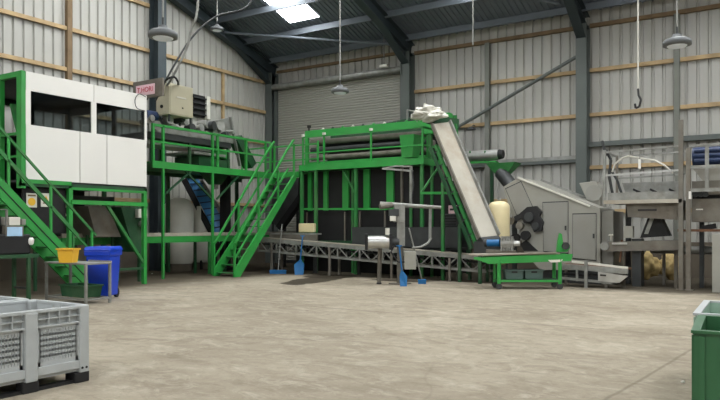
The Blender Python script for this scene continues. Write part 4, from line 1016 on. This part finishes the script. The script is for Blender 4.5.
MB().prism([onD(557, 252, D0+.25), onD(558, 242, D0+.25), onD(560, 233, D0+.25), onD(562, 234, D0+.25), onD(563, 243, D0+.25), onD(570, 245, D0+.25), onD(570, 248, D0+.25), onD(567, 252, D0+.25)], W*0.1).build('green_bracket', 'green', ft)
MB().tube(onD(566, 246, D0+.2), onD(566, 246, D0+.2) + W*0.25, 0.09).build('bracket_roller', 'darkgrey', ft)
MB().prism([onD(548, 260, D0-.01), onD(563, 259.5, D0-.01), onD(561, 262, D0-.01), onD(551, 262.5, D0-.01)], W*0.01).build('name_plate', 'offwhite', ft)
for (px, lab) in ((513, 'grey-green crate on the feed table shelf, left of the pair'), (532.5, 'grey-green crate on the feed table shelf, right of the pair')):
    p = onD(px, 281, 16.62)
    t = tub('plastic_crate', lab, 'crate', p.x, p.y, 0.235, 0.44, 0.32, 0.23, 'crate', Rz(math.radians(32.6)), 0.92, 'crates under the green feed table')
    e = p - W*0.165; MB().bar(Vector((e.x, e.y, 0.41)) - U*0.07, Vector((e.x, e.y, 0.41)) + U*0.07, 0.01, 0.04).build('hand_slot', 'black', t)

# ------------------------------------------------------------------ 12 low silver conveyor at right
sv = thing('low_sheet_conveyor', 'low silver side-plated conveyor section between green feed table and right frame', 'conveyor', (-4.2, 17.1, 0))
YS = 17.25
def sb(name, m, px0, px1, py0, py1, dy=0.06, y=YS):
    a, c = onY(px0, py0, y), onY(px1, py0, y); a2, c2 = onY(px0, py1, y), onY(px1, py1, y)
    z1 = (a.z+c.z)/2; z0 = (a2.z+c2.z)/2
    return part(name, m, sv, (a.x, c.x, y, y+dy, z0, z1))
for (p0, p1, m_, w) in (((572, 261.5), (628, 268), 'offwhite', 0.05), ((560, 266), (628, 271.5), 'steel', 0.13), ((562, 278), (612, 283), 'steel', 0.06)):
    MB().bar(onY(*p0, YS), onY(*p1, YS), 0.06, w).build('side_rail', m_, sv)
MB().prism([gY(598, 272, YS-0.04), gY(628, 276, YS-0.04), gY(619, 283, YS-0.04), gY(598, 281, YS-0.04)], (0, 0.06, 0)).build('motor_guard', 'chrome', sv)
MB().bar(gY(600, 275, YS-0.06), gY(606, 275.6, YS-0.06), 0.01, 0.04).build('guard_label', 'dark_print', sv)
for px in (577,): MB().bar(onY(px, 268, YS-0.02), onY(px, 281, YS-0.02), 0.05).build('strut', 'steel', sv)
p = onY(586, 260, YS-0.1); MB().bar((p.x, p.y, 0), p, 0.07).build('leg', 'steel', sv)
for px in (566, 624): p = onY(px, 268, YS+0.5); MB().bar((p.x, p.y, 0), (p.x, p.y, 0.5), 0.06).build('leg', 'dullsteel', sv)
p = onY(606, 284, YS+0.05); MB().bar((p.x, p.y, 0), (p.x, p.y, 0.2), 0.06).build('leg', 'dullsteel', sv)
p, q = onY(562, 265, YS+0.06), onY(628, 270, YS+0.06)
MB().hexa([p, q, q+Vector((0, .45, 0)), p+Vector((0, .45, 0))], [v + Vector((0, 0, 0.03)) for v in (p, q, q+Vector((0, .45, 0)), p+Vector((0, .45, 0)))]).build('belt', 'rust', sv)
MB().hexa([v + Vector((0, 0, -0.25)) for v in (p, q, q+Vector((0, .4, 0)), p+Vector((0, .4, 0)))], [v + Vector((0, 0, -0.2)) for v in (p, q, q+Vector((0, .4, 0)), p+Vector((0, .4, 0)))]).build('pan', 'black', sv)

# ------------------------------------------------------------------ 13 centre pole machine and hand tools
pm = thing('box_filler', 'upright steel box filling head with a roller motor and drooping arms in the middle', 'machine', onD(400, 284, 17.8))
c = onD(400, 284, 17.9); cxx, cyy = c.x, c.y
MB().box(cxx-0.06, cxx+0.06, cyy-0.06, cyy+0.06, 0.0, 2.0).build('column', 'dullsteel', pm)
MB().box(cxx-0.22, cxx+0.22, cyy-0.22, cyy+0.22, 0.0, 0.03).build('base_plate', 'dullsteel', pm)
def ub(name, m, px0, px1, py0, py1, D, dep, bevel=0.01):
    a = onD(px0, py1, D); b2 = onD(px1, py1, D); z1 = onD(px0, py0, D).z
    q0_ = [a, b2, b2+W*dep, a+W*dep]; q1_ = [Vector((p.x, p.y, z1)) for p in q0_]
    return MB().hexa(q0_, q1_).build(name, m, pm, bevel)
ub('gear_head', 'steel', 394, 405, 204, 222, 17.7, 0.3)
ub('gear_head', 'steel', 397, 405, 222, 246, 17.72, 0.25)
ub('coupling', 'darkgrey', 389, 399, 209, 216, 17.6, 0.3)
ub('switch_box', 'offwhite', 390, 396, 216, 221, 17.5, 0.1)
ub('control_box', 'greymach', 404.5, 416, 251.5, 269.5, 17.4, 0.3)
for px in (366.5, 391): ub('roller_end', 'black', px-1.5, px+1.5, 234, 250, 17.5, 0.42)
MB().tube(onD(368, 242, 17.7), onD(391, 242, 17.7), 0.17, n=22).build('roller', 'chrome', pm)
MB().tube(onD(391, 242, 17.75), onD(398, 242, 17.8), 0.12, n=16).build('roller_shaft', 'darkgrey', pm)
MB().tube(onD(387.5, 235, 17.6), onD(387.5, 228, 17.6), 0.06).build('level_sensor', 'offwhite', pm)
p = onD(380, 248, 17.8); g0 = onD(379, 284, 17.9); g0.z = 0
MB().bar(p, g0, 0.08).build('leg', 'dullsteel', pm)
MB().lathe(g0, [(0.07, 0), (0.06, 0.04)], 12).build('foot', 'black', pm)
MB().tube(onD(380, 204, 17.9), onD(441, 207.5, 17.9), 0.07, 0.045, n=14).build('cross_arm', 'steel', pm)
MB().tube(onD(380, 206.5, 17.8), onD(392, 205, 17.9), 0.08, n=14).build('arm_end', 'dullsteel', pm)
MB().bar(onD(430.5, 206, 17.9), onD(430, 240, 17.9), 0.06).build('drop_arm', 'steel', pm)
MB().path([onD(431, 238, 17.9), onD(428, 243, 17.85), onD(421, 247, 17.8), onD(412, 248, 17.8)], 0.03).build('guide_hoop', 'steel', pm)
MB().bar(onD(411, 206, 18), onD(411, 166, 18), 0.06).build('mast', 'steel', pm)
MB().bar(onD(413, 171, 18), onD(382, 168.5, 18), 0.05).build('mast_arm', 'steel', pm)
MB().bar(onD(411, 166.5, 18), onD(396, 166, 18), 0.04).build('mast_arm', 'steel', pm)
MB().bar(onD(396, 166, 18), onD(383, 168.5, 18), 0.04).build('mast_arm', 'steel', pm)
MB().path([onD(412, 170, 17.97), onD(413.5, 185, 17.95), onD(412, 198, 17.97), onD(413, 206, 17.97)], 0.015, 6).build('hose', 'darkgrey', pm)
MB().path([onD(395, 244, 17.6), onD(391, 252, 17.5), onD(398, 262, 17.45), onD(405, 262, 17.42)], 0.018, 6).build('power_lead', 'black', pm)

def shovel(name, label, px, pyt, pyb, D, tilt=0.0, blade_w=0.3, hb=0.3):
    foot = onD(px, 284, D); foot.z = 0
    b0 = foot + U*0.0; t_ = thing(name, label, 'shovel', foot, 'blue plastic shovels')
    zt_ = H + (HZ-pyt)*D/F
    top = foot + U*tilt + W*0.12 + Vector((0, 0, zt_))
    neck = foot + (top-foot)*0.38 + Vector((0, 0, 0))
    MB().tube(neck, top, 0.02).build('handle', 'ltblue', t_)
    MB().bar(top - U*0.07, top + U*0.07, 0.03).build('grip', 'ltblue', t_)
    q = [foot - U*blade_w*0.42 + W*0.0, foot + U*blade_w*0.42, foot + U*blade_w*0.5 + Vector((0, 0, hb)) + W*0.06, neck + U*0.03, neck - U*0.03, foot - U*blade_w*0.5 + Vector((0, 0, hb)) + W*0.06]
    MB().prism(q, W*0.03).build('blade', 'ltblue', t_, 0.006)
    return t_
shovel('blue_shovel', 'blue shovel standing against the lattice conveyor below the bunkers', 299, 236, 272, 21.3, 0.1, 0.32, 0.32)
shovel('blue_shovel', 'blue shovel leaning on the box filling head beside the grey control box', 403.5, 246, 288, 17.15, -0.1, 0.2, 0.24)
def broom(label, hx, hy, D, tx, ty, Dt, w, mh):
    c = onD(hx, hy, D); c.z = 0; t_ = thing('push_broom', label, 'broom', c, 'blue push brooms')
    top = onD(tx, ty, Dt)
    MB().tube(c + Vector((0, 0, 0.1)), top, 0.018).build('handle', mh, t_)
    MB().bar(c + Vector((0, 0, 0.1)) - U*w/2, c + Vector((0, 0, 0.1)) + U*w/2, 0.07, 0.05).build('head', 'ltblue', t_, 0.008)
    MB().bar(c + Vector((0, 0, 0.04)) - U*w/2.1, c + Vector((0, 0, 0.04)) + U*w/2.1, 0.06, 0.08).build('bristles', 'ltblue', t_)
broom('blue broom with a pale handle leaning right of the grey control box', 422, 284, 17.9, 409, 228, 17.75, 0.22, 'steel')
broom('wide blue broom with a grey handle standing right of the middle stair', 278, 271, 21.8, 282, 224, 22.0, 0.55, 'steel')

# ------------------------------------------------------------------ 14 right-hand steel frame machine
YR = 17.8
def rY(px, py, y=YR): return onY(px, py, y)
rf = thing('steel_gantry', 'dusty grey steel gantry platform with railings at the right edge', 'gantry', (-3.1, 18.3, 0))
for (px, top, w) in ((681, 120, 0.1), (688.5, 148, 0.1)):
    p = rY(px, 200); ztop = rY(px, top).z
    MB().bar((p.x, YR, 0), (p.x, YR, ztop), w).build('upright', 'dullsteel', rf)
    part('foot_plate', 'dullsteel', rf, (p.x-0.1, p.x+0.1, YR-0.1, YR+0.1, 0, 0.02))
p = rY(604.5, 200); ztop = rY(604.5, 150).z
MB().bar((p.x, YR, 2.0), (p.x, YR, ztop), 0.07).build('rail_post', 'steel', rf)
xl, xr = rY(604, 200).x, rY(682, 200).x
part('deck_channel', 'belt', rf, (xl, xr, YR-0.05, YR+0.05, 2.08, 2.17))
part('deck_kick_plate', 'steel', rf, (xl+0.08, xr-0.05, YR+0.04, YR+0.06, 2.17, 2.36))
part('deck_plate', 'dullsteel', rf, (xl, xr, YR+0.05, YR+1.4, 2.1, 2.15))
for (z, m_) in ((3.42, 'steel'), (2.84, 'chrome')):
    MB().bar((xl, YR, z-0.04), (xr, YR, z+0.02), 0.045).build('rail', m_, rf)
    MB().bar((xl, YR+1.35, z-0.04), (xr, YR+1.35, z+0.02), 0.045).build('rail', 'steel', rf)
MB().bar((xl, YR, 3.4), (xl, YR+1.35, 3.4), 0.045).build('rail', 'steel', rf)
for x in (xl+0.03, xr): MB().bar((x, YR+1.35, 0 if x > xl+0.5 else 2.1), (x, YR+1.35, 3.42), 0.06).build('rear_post', 'dullsteel', rf)
MB().bar((xl+0.35, YR+1.2, 0), (xl+0.35, YR+1.2, 2.1), 0.12).build('rear_leg', 'darkgrey', rf)
# bent arch hoop
pts = [rY(612, 172, YR+0.1), rY(615, 164, YR+0.1), rY(622, 158, YR+0.1), rY(628, 156, YR+0.1), rY(655, 160.5, YR+0.1), rY(664, 165, YR+0.1), rY(673, 173, YR+0.1)]
MB().path(pts, 0.022).build('arch_hoop', 'offwhite', rf)
MB().path([rY(674, 174), rY(674.5, 182)], 0.018).build('drop_pin', 'steel', rf)
MB().bar(rY(602, 141, YR+0.05), rY(606, 156, YR+0.05), 0.06).build('raised_lever', 'darkgrey', rf)
MB().path([rY(606, 150, YR+.1), rY(611, 160, YR+.1), rY(609, 176, YR+.1), rY(613, 196, YR+.1)], 0.035).build('hydraulic_hose', 'darkgrey', rf)
MB().path([rY(612, 172, YR+.15), rY(617, 180, YR+.15), rY(622, 195, YR+.15)], 0.03).build('hydraulic_hose', 'darkgrey', rf)
p = rY(639, 163); part('white_tag', 'white', rf, (p.x-0.03, p.x+0.03, YR+0.06, YR+0.08, p.z-0.14, p.z+0.1))
MB().bar((p.x, YR+0.07, p.z+0.1), (p.x, YR+0.07, 3.4), 0.012).build('tag_wire', 'steel', rf)
# right bay
xq = rY(690, 200).x; xe = 0.6
part('upper_sill', 'steel', rf, (xq, xe, YR-0.04, YR+0.04, rY(700, 166.5).z-0.05, rY(700, 166.5).z+0.03))
MB().bar((xq, YR, 3.42), (xe, YR, 3.46), 0.05).build('rail', 'steel', rf)
part('mid_sill', 'steel', rf, (xq, xe, YR-0.04, YR+0.06, rY(700, 190).z-0.04, rY(700, 190).z+0.04))
p = rY(707, 170); MB().bar((p.x, YR, rY(707, 190).z), (p.x, YR, 3.44), 0.08).build('rail_post', 'steel', rf)
MB().bar((xe, YR, 0), (xe, YR, 3.46), 0.1).build('upright', 'dullsteel', rf)
MB().bar((xr-0.1, YR+0.05, 1.42), (xe, YR+0.05, 1.42), 0.06).build('cross_bar', 'rust', rf)
# paddle trough standing on the deck
pt = thing('paddle_trough', 'pale trough with three dark stirring paddles on the gantry deck', 'trough', (-3.1, 18.5, 2.15))
q = [rY(622, 183, YR+0.75), rY(680, 181, YR+0.75), rY(680, 200, YR+0.75), rY(628, 200, YR+0.75)]
MB().prism([Vector((p.x, YR+0.75, max(p.z, 2.16))) for p in q], (0, 0.05, 0)).build('back_sheet', 'steel', pt)
part('front_sheet', 'greymach', pt, (xl+0.35, xr-0.1, YR+0.2, YR+0.24, 2.16, 2.34))
part('trough_floor', 'dullsteel', pt, (xl+0.35, xr-0.1, YR+0.24, YR+0.75, 2.16, 2.19))
for px in (637, 654, 673):
    c = rY(px, 192, YR+0.45)
    MB().bar(c + Vector((-0.09, -0.02, 0.07)), c + Vector((0.1, 0.0, -0.03)), 0.06, 0.05).build('paddle', 'black', pt)
    MB().tube(c + Vector((0, 0.3, 0.0)), c, 0.02).build('paddle_shaft', 'rust', pt)
# steel box panels under the deck
ub2 = thing('hopper_box', 'brownish grey steel hopper box hung under the gantry deck', 'hopper', (-3.0, 18.2, 1.7))
a, c = rY(625, 203, YR+0.12), rY(680, 219, YR+0.12)
MB().prism([rY(626, 204, YR+0.12), rY(680, 202, YR+0.12), rY(680, 220, YR+0.12), rY(628, 217, YR+0.12)], (0, 1.0, 0)).build('box_shell', 'dullsteel', ub2)
part('stencil_text', 'dark_print', ub2, (rY(637, 210).x, rY(656, 210).x, YR+0.112, YR+0.12, rY(640, 211).z, rY(640, 209).z))
bb = thing('bag_sheet', 'black folded rubber sheet hanging under the steel hopper box', 'sheet', (-3.0, 18.4, 1.1))
MB().prism([rY(648, 217, YR+0.4), rY(660, 217, YR+0.4), rY(669, 236, YR+0.4), rY(640, 238, YR+0.4)], (0, 0.5, 0)).build('folded_sheet', 'black', bb)
MB().prism([rY(650, 218, YR+0.38), rY(654, 218, YR+0.38), rY(648, 234, YR+0.38), rY(644, 234, YR+0.38)], (0, 0.02, 0)).build('sheet_fold', 'steel', bb)
# cross conveyor under it
cv = thing('cross_conveyor', 'heavy dark steel cross conveyor with a round roller end below the hopper box', 'conveyor', (-3.4, 18.2, 0.5))
A = rY(606, 246, YR+0.25); B = rY(679, 236, YR+0.25)
MB().bar(A + Vector((0, 0, -0.02)), Vector((B.x, B.y, A.z+0.05)), 0.1, 0.24).build('side_frame', 'dullsteel', cv)
MB().bar(A + Vector((0, 0.6, -0.02)), Vector((B.x, B.y+0.6, A.z+0.05)), 0.1, 0.24).build('side_frame', 'darkgrey', cv)
MB().bar(A + Vector((0.1, 0.3, 0.02)), Vector((B.x, B.y+0.3, A.z+0.08)), 0.5, 0.05).build('belt', 'black', cv)
MB().tube(A + Vector((-0.02, -0.1, 0)), A + Vector((-0.02, 0.6, 0)), 0.11, n=18).build('end_roller', 'steel', cv)
MB().bar(rY(612, 243.5, YR+.18), rY(627, 243.5, YR+.18), 0.03, 0.05).build('bright_strip', 'chrome', cv)
c = rY(611, 236, YR+0.3); MB().lathe(c, [(0.015, -0.12), (0.02, 0), (0.07, 0.01), (0.05, 0.05)], 12).build('round_knob', 'offwhite', cv)
q0, q1 = rY(632, 243, YR+0.35), rY(641, 285, YR+0.35)
part('pedestal', 'darkgrey', cv, (q0.x, q1.x, YR+0.35, YR+0.75, 0, 1.2))
p = rY(676, 250, YR+0.6); MB().bar((p.x, p.y, 0), (p.x, p.y, 1.1), 0.08).build('leg', 'dullsteel', cv)
part('side_box', 'greymach', cv, (rY(622, 225).x, rY(631, 225).x, YR+0.22, YR+0.4, rY(625, 238).z, rY(625, 226).z))
MB().bar(rY(622, 240, YR+.3), rY(620, 262, YR+.3), 0.05).build('rusty_bracket', 'rust', cv)
# horizontal pipe
hpz = thing('long_pipe', 'horizontal pale steel pipe running low behind the gantry uprights', 'pipe', (-2.4, 19.2, 0))
z = rY(690, 250, YR+1.2).z
MB().tube((rY(652, 250, YR+1.2).x, YR+1.2, z), (0.8, YR+1.2, z), 0.1, n=16).build('pipe', 'steel', hpz)
for x in (rY(664, 250, YR+1.2).x, 0.3): MB().bar((x, YR+1.2, 0), (x, YR+1.2, z-0.08), 0.07).build('stand', 'dullsteel', hpz)
# right tall machine body
rb = thing('bulk_hopper', 'large brownish grey steel hopper body at the right edge above the pipe', 'hopper', (-1.0, 18.6, 0))
xa = rY(692, 210, YR+0.3).x
part('upper_bin', 'steel', rb, (xa, xe, YR+0.35, YR+1.6, 2.05, 2.08))
MB().prism([rY(693, 169, YR+0.3), (xe, YR+0.3, rY(693, 169, YR+0.3).z), (xe, YR+0.3, rY(703, 181, YR+0.3).z), rY(703, 181, YR+0.3)], (0, 1.2, 0)).build('sloped_bin', 'greymach', rb)
part('dark_gap', 'black', rb, (xa, xe, YR+0.35, YR+1.5, rY(700, 199, YR+0.3).z, rY(700, 195, YR+0.3).z))
part('gear_cover', 'dullsteel', rb, (xa, xe, YR+0.25, YR+1.5, rY(700, 195, YR+0.3).z, rY(700, 181, YR+0.3).z))
part('body_shell', 'dullsteel', rb, (xa, xe, YR+0.2, YR+1.5, rY(700, 222, YR+0.3).z, rY(700, 199, YR+0.3).z))
for k, px in enumerate((692, 697, 702)):
    p = rY(px+3, 194, YR+0.18); MB().tube(p, p + Vector((0, 0.1, 0)), 0.07).build('bolt_boss', 'darkgrey', rb)
part('pale_lettering', 'offwhite', rb, (rY(696, 210, YR+.2).x, rY(703, 210, YR+.2).x, YR+0.192, YR+0.2, rY(700, 210, YR+.2).z, rY(700, 208.8, YR+.2).z))
for x in (xa+0.15, xe-0.1): MB().bar((x, YR+0.9, 0), (x, YR+0.9, 1.7), 0.1).build('leg', 'darkgrey', rb)
MB().bar(rY(702, 228, YR+.4), rY(716, 226, YR+.4), 0.2, 0.12).build('discharge_lip', 'black', rb)
part('lower_cabinet', 'greymach', rb, (rY(712, 240, YR-0.3).x, xe, YR-0.3, YR+0.1, 0, rY(712, 234, YR-0.3).z), bevel=0.01)
part('white_plug', 'white', rb, (xq-0.02, xq+0.03, YR-0.08, YR-0.05, rY(690, 199).z, rY(690, 191.5).z))
rl = thing('blue_roll', 'dark blue rolled sheet lying on the right gantry above the pale bin', 'roll', rY(706, 164, YR+0.6))
a = rY(693, 157, YR+0.6)
zc = rb_z = a.z
MB().tube((a.x, YR+0.6, zc), (0.5, YR+0.6, zc), 0.23, n=24).build('rolled_sheet', 'navy', rl)
for k in range(3): MB().tube((a.x+0.05, YR+0.42-0.0, zc+0.12-0.12*k), (0.5, YR+0.42, zc+0.12-0.12*k), 0.07, n=10).build('sheet_fold', 'navy', rl)
# sacks by the plinth
for (px, s, lab) in ((648, 1, 'straw coloured sack by the wall behind the pedestal, left of the pair'), (670, 4, 'straw coloured sack by the wall behind the pedestal, right of the pair')):
    c = onD(px, 263, 19.3)
    c.z = 0.4
    tag(blob('sack', None, None, c, 0.3, 0.24, 0.36, 'yelsack', s, 0.35, rot=0.5), lab, 'sack', 'sacks behind the gantry')

# ------------------------------------------------------------------ 15 pallet boxes, foreground left
def pallet_box(label, xr_, y0, y1, dx):
    X1_, X0_ = xr_, xr_-dx; Hh = 0.745
    t = thing('pallet_box', label, 'box', ((X0_+X1_)/2, (y0+y1)/2, 0), 'grey pallet boxes')
    W_ = y1-y0; pw = 0.11
    def side(fix, a0, a1, axis, out):
        # panel in a local (s, z) frame on one side
        def bx_(s0, s1, z0, z1, t0, t1):
            if axis == 'x': return (fix+min(out*t0, out*t1), fix+max(out*t0, out*t1), s0, s1, z0, z1)
            return (s0, s1, fix+min(out*t0, out*t1), fix+max(out*t0, out*t1), z0, z1)
        L_ = a1-a0; mid = (a0+a1)/2
        part('bottom_rail', 'bingrey', t, bx_(a0+pw, a1-pw, 0.14, 0.22, -0.05, 0), bevel=0.005)
        part('top_rim', 'bingrey', t, bx_(a0+pw, a1-pw, Hh-0.03, Hh, -0.05, 0.005), bevel=0.005)
        part('ledge', 'bingrey', t, bx_(a0+pw, a1-pw, Hh-0.17, Hh-0.15, -0.05, 0), bevel=0.005)
        part('middle_post', 'bingrey', t, bx_(mid-0.06, mid+0.06, 0.1, Hh-0.02, -0.05, 0.012), bevel=0.012)
        # rim ribs
        b = MB(); n = 4
        for (u0, u1) in ((a0+pw, mid-0.07), (mid+0.07, a1-pw)):
            for k in range(1, n): 
                s = u0+(u1-u0)*k/n; b.box(*bx_(s-0.005, s+0.005, Hh-0.15, Hh-0.03, -0.04, 0))
            b.box(*bx_(u0, u1, Hh-0.095, Hh-0.085, -0.04, -0.003)); b.box(*bx_(u0, u1, Hh-0.15, Hh-0.03, -0.045, -0.04))
        b.build('rim_ribs', 'bingrey', t)
        # vented panels: lattice of slots
        b = MB()
        for (u0, u1) in ((a0+pw, mid-0.07), (mid+0.07, a1-pw)):
            n = 12; m_ = 6; z0, z1 = 0.26, Hh-0.19
            b.box(*bx_(u0, u0+0.03, 0.22, z1+0.02, -0.035, -0.02)); b.box(*bx_(u1-0.03, u1, 0.22, z1+0.02, -0.035, -0.02))
            b.box(*bx_(u0, u1, 0.22, z0, -0.035, -0.02)); b.box(*bx_(u0, u1, z1, z1+0.02, -0.035, -0.02))
            for k in range(n+1): s = u0+0.03+(u1-u0-0.06)*k/n; b.box(*bx_(s-0.0105, s+0.0105, z0, z1, -0.035, -0.02))
            for k in range(1, m_): z = z0+(z1-z0)*k/m_; b.box(*bx_(u0+0.03, u1-0.03, z-0.011, z+0.011, -0.035, -0.02))
        b.build('vented_panel', 'bingrey', t)
    side(X1_, y0, y1, 'x', 1); side(X0_, y0, y1, 'x', -1); side(y0, X0_, X1_, 'y', -1); side(y1, X0_, X1_, 'y', 1)
    for (x, sx) in ((X1_, -1), (X0_, 1)):
        for (y, sy) in ((y0, 1), (y1, -1)):
            xa_, xb_ = sorted((x, x+sx*pw)); ya_, yb3 = sorted((y, y+sy*pw))
            part('corner_post', 'bingrey', t, (xa_, xb_, ya_, yb3, 0.09, Hh), bevel=0.015)
            part('foot', 'black', t, (xa_ if sx > 0 else xa_-0.05, xb_+0.05 if sx > 0 else xb_, ya_ if sy > 0 else ya_-0.05, yb3+0.05 if sy > 0 else yb3, 0.0, 0.1), bevel=0.01)
            if x == X1_:
                for dz in (0.13, 0.13):
                    pass
                MB().tube((x+0.0, y+sy*0.035, 0.14), (x+0.004, y+sy*0.035, 0.14), 0.012).build('bolt_hole', 'black', t)
                MB().tube((x+0.0, y+sy*0.08, 0.14), (x+0.004, y+sy*0.08, 0.14), 0.012).build('bolt_hole', 'black', t)
    ym = (y0+y1)/2
    part('foot', 'black', t, (X1_-0.12, X1_-0.005, ym-0.08, ym+0.08, 0, 0.1), bevel=0.01)
    part('foot', 'black', t, (X0_+0.005, X0_+0.12, ym-0.08, ym+0.08, 0, 0.1), bevel=0.01)
    part('base', 'bingrey', t, (X0_+0.03, X1_-0.03, y0+0.03, y1-0.03, 0.11, 0.14))
    part('skid_runner', 'black', t, (X1_-0.12, X1_-0.03, y0+0.1, y1-0.1, 0.0, 0.03))
    return t
pallet_box('grey vented plastic pallet box in the left foreground, nearest the camera', -5.80, 2.97, 4.17, 0.92)
pallet_box('grey vented plastic pallet box behind the nearest one at the left edge', -6.80, 2.97, 4.17, 0.95)

# ------------------------------------------------------------------ 16 bins, right foreground
def ribbed_bin(name, label, cx, cy, w, d, h, m, rot, mr, group=None):
    R = Rz(rot); c0 = Vector((cx, cy, 0))
    t = thing(name, label, 'bin', c0, group)
    def tr(mb):
        mb.v = [R @ (p - c0) + c0 for p in mb.v]; return mb
    x0, x1, y0, y1 = cx-w/2, cx+w/2, cy-d/2, cy+d/2; th = 0.04
    for bx_ in ((x0, x1, y0, y0+th), (x0, x1, y1-th, y1), (x0, x0+th, y0+th, y1-th), (x1-th, x1, y0+th, y1-th)):
        tr(MB().box(*bx_, 0.1, h-0.02)).build('side_wall', m, t)
    tr(MB().box(x0+th, x1-th, y0+th, y1-th, 0.1, 0.13)).build('base', m, t)
    b = MB(); n = 8
    for k in range(n):
        s = x0+0.05 + (w-0.1)*k/(n-1); b.box(s-0.018, s+0.018, y0-0.018, y0, 0.1, h-0.04); b.box(s-0.018, s+0.018, y1, y1+0.018, 0.1, h-0.04)
        s = y0+0.05 + (d-0.1)*k/(n-1); b.box(x0-0.018, x0, s-0.018, s+0.018, 0.1, h-0.04); b.box(x1, x1+0.018, s-0.018, s+0.018, 0.1, h-0.04)
    tr(b).build('ribs', m, t)
    b = MB(); b.box(x0-0.02, x1+0.02, y0-0.02, y0+th, h-0.02, h); b.box(x0-0.02, x1+0.02, y1-th, y1+0.02, h-0.02, h); b.box(x0-0.02, x0+th, y0+th, y1-th, h-0.02, h); b.box(x1-th, x1+0.02, y0+th, y1-th, h-0.02, h)
    tr(b).build('rim', mr, t)
    for (x, y) in ((x0+0.1, y0+0.1), (x1-0.1, y0+0.1), (x0+0.1, y1-0.1), (x1-0.1, y1-0.1)): tr(MB().box(x-0.07, x+0.07, y-0.07, y+0.07, 0, 0.1)).build('foot', m, t)
    return t
ribbed_bin('ribbed_bin', 'dark green ribbed plastic bin cut by the right edge, nearest the camera', -0.06, 5.88, 1.15, 0.95, 0.765, 'bingreen', 0.06, 'bingreen')
ribbed_bin('ribbed_bin', 'pale green plastic bin with grey rim behind the dark green one, right edge', -0.2, 7.2, 1.1, 1.2, 0.75, 'palegreen', 0.03, 'bingrey')

# a few crumbs of spilled produce on the slab
for k, (px, py) in enumerate(((683, 383), (152, 274), (164, 272))):
    c = onD(px, py, 1.5*F/(py-HZ)); c.z = 0.012
    bl = blob('crumb', None, None, c, 0.018, 0.02, 0.012, 'offwhite', k, 0.3)
    tag(bl, ('small pale crumb on the floor near the dark green bin', 'small pale crumb on the floor left of the tank legs', 'small pale crumb on the floor right of the cabin leg')[k], 'crumb')

# ------------------------------------------------------------------ light
w = bpy.data.worlds.new('sky'); SC.world = w; w.use_nodes = True
bg = w.node_tree.nodes['Background']; bg.inputs['Color'].default_value = (0.75, 0.85, 1.0, 1); bg.inputs['Strength'].default_value = 0.5
def area(name, loc, rot, sx, sy, e, col):
    l = bpy.data.lights.new(name, 'AREA'); l.shape = 'RECTANGLE'; l.size = sx; l.size_y = sy; l.energy = e; l.color = col
    o = bpy.data.objects.new(name, l); COL.objects.link(o); o.location = loc; o.rotation_euler = rot; return o
area('added_doorway_fill', (0, YF-0.2, 3.1), (PI/2, 0, 0), 17.5, 6.0, 280, (1.0, 0.93, 0.82))  # lamp added at the unseen doorway, standing in for daylight

cam = bpy.data.cameras.new('camera'); co = bpy.data.objects.new('camera', cam); COL.objects.link(co)
cam.lens = 36*F/720; cam.sensor_width = 36; cam.shift_y = (HZ-200)/720; cam.clip_end = 200
co.location = (0, 0, H); co.rotation_euler = (PI/2, 0, math.radians(32.6))
SC.camera = co
SC.view_settings.view_transform = 'Standard'; SC.view_settings.look = 'None'; SC.view_settings.gamma = 1; SC.view_settings.exposure = -0.06
SC.cycles.use_denoising = True; SC.cycles.max_bounces = 8; SC.cycles.transparent_max_bounces = 12
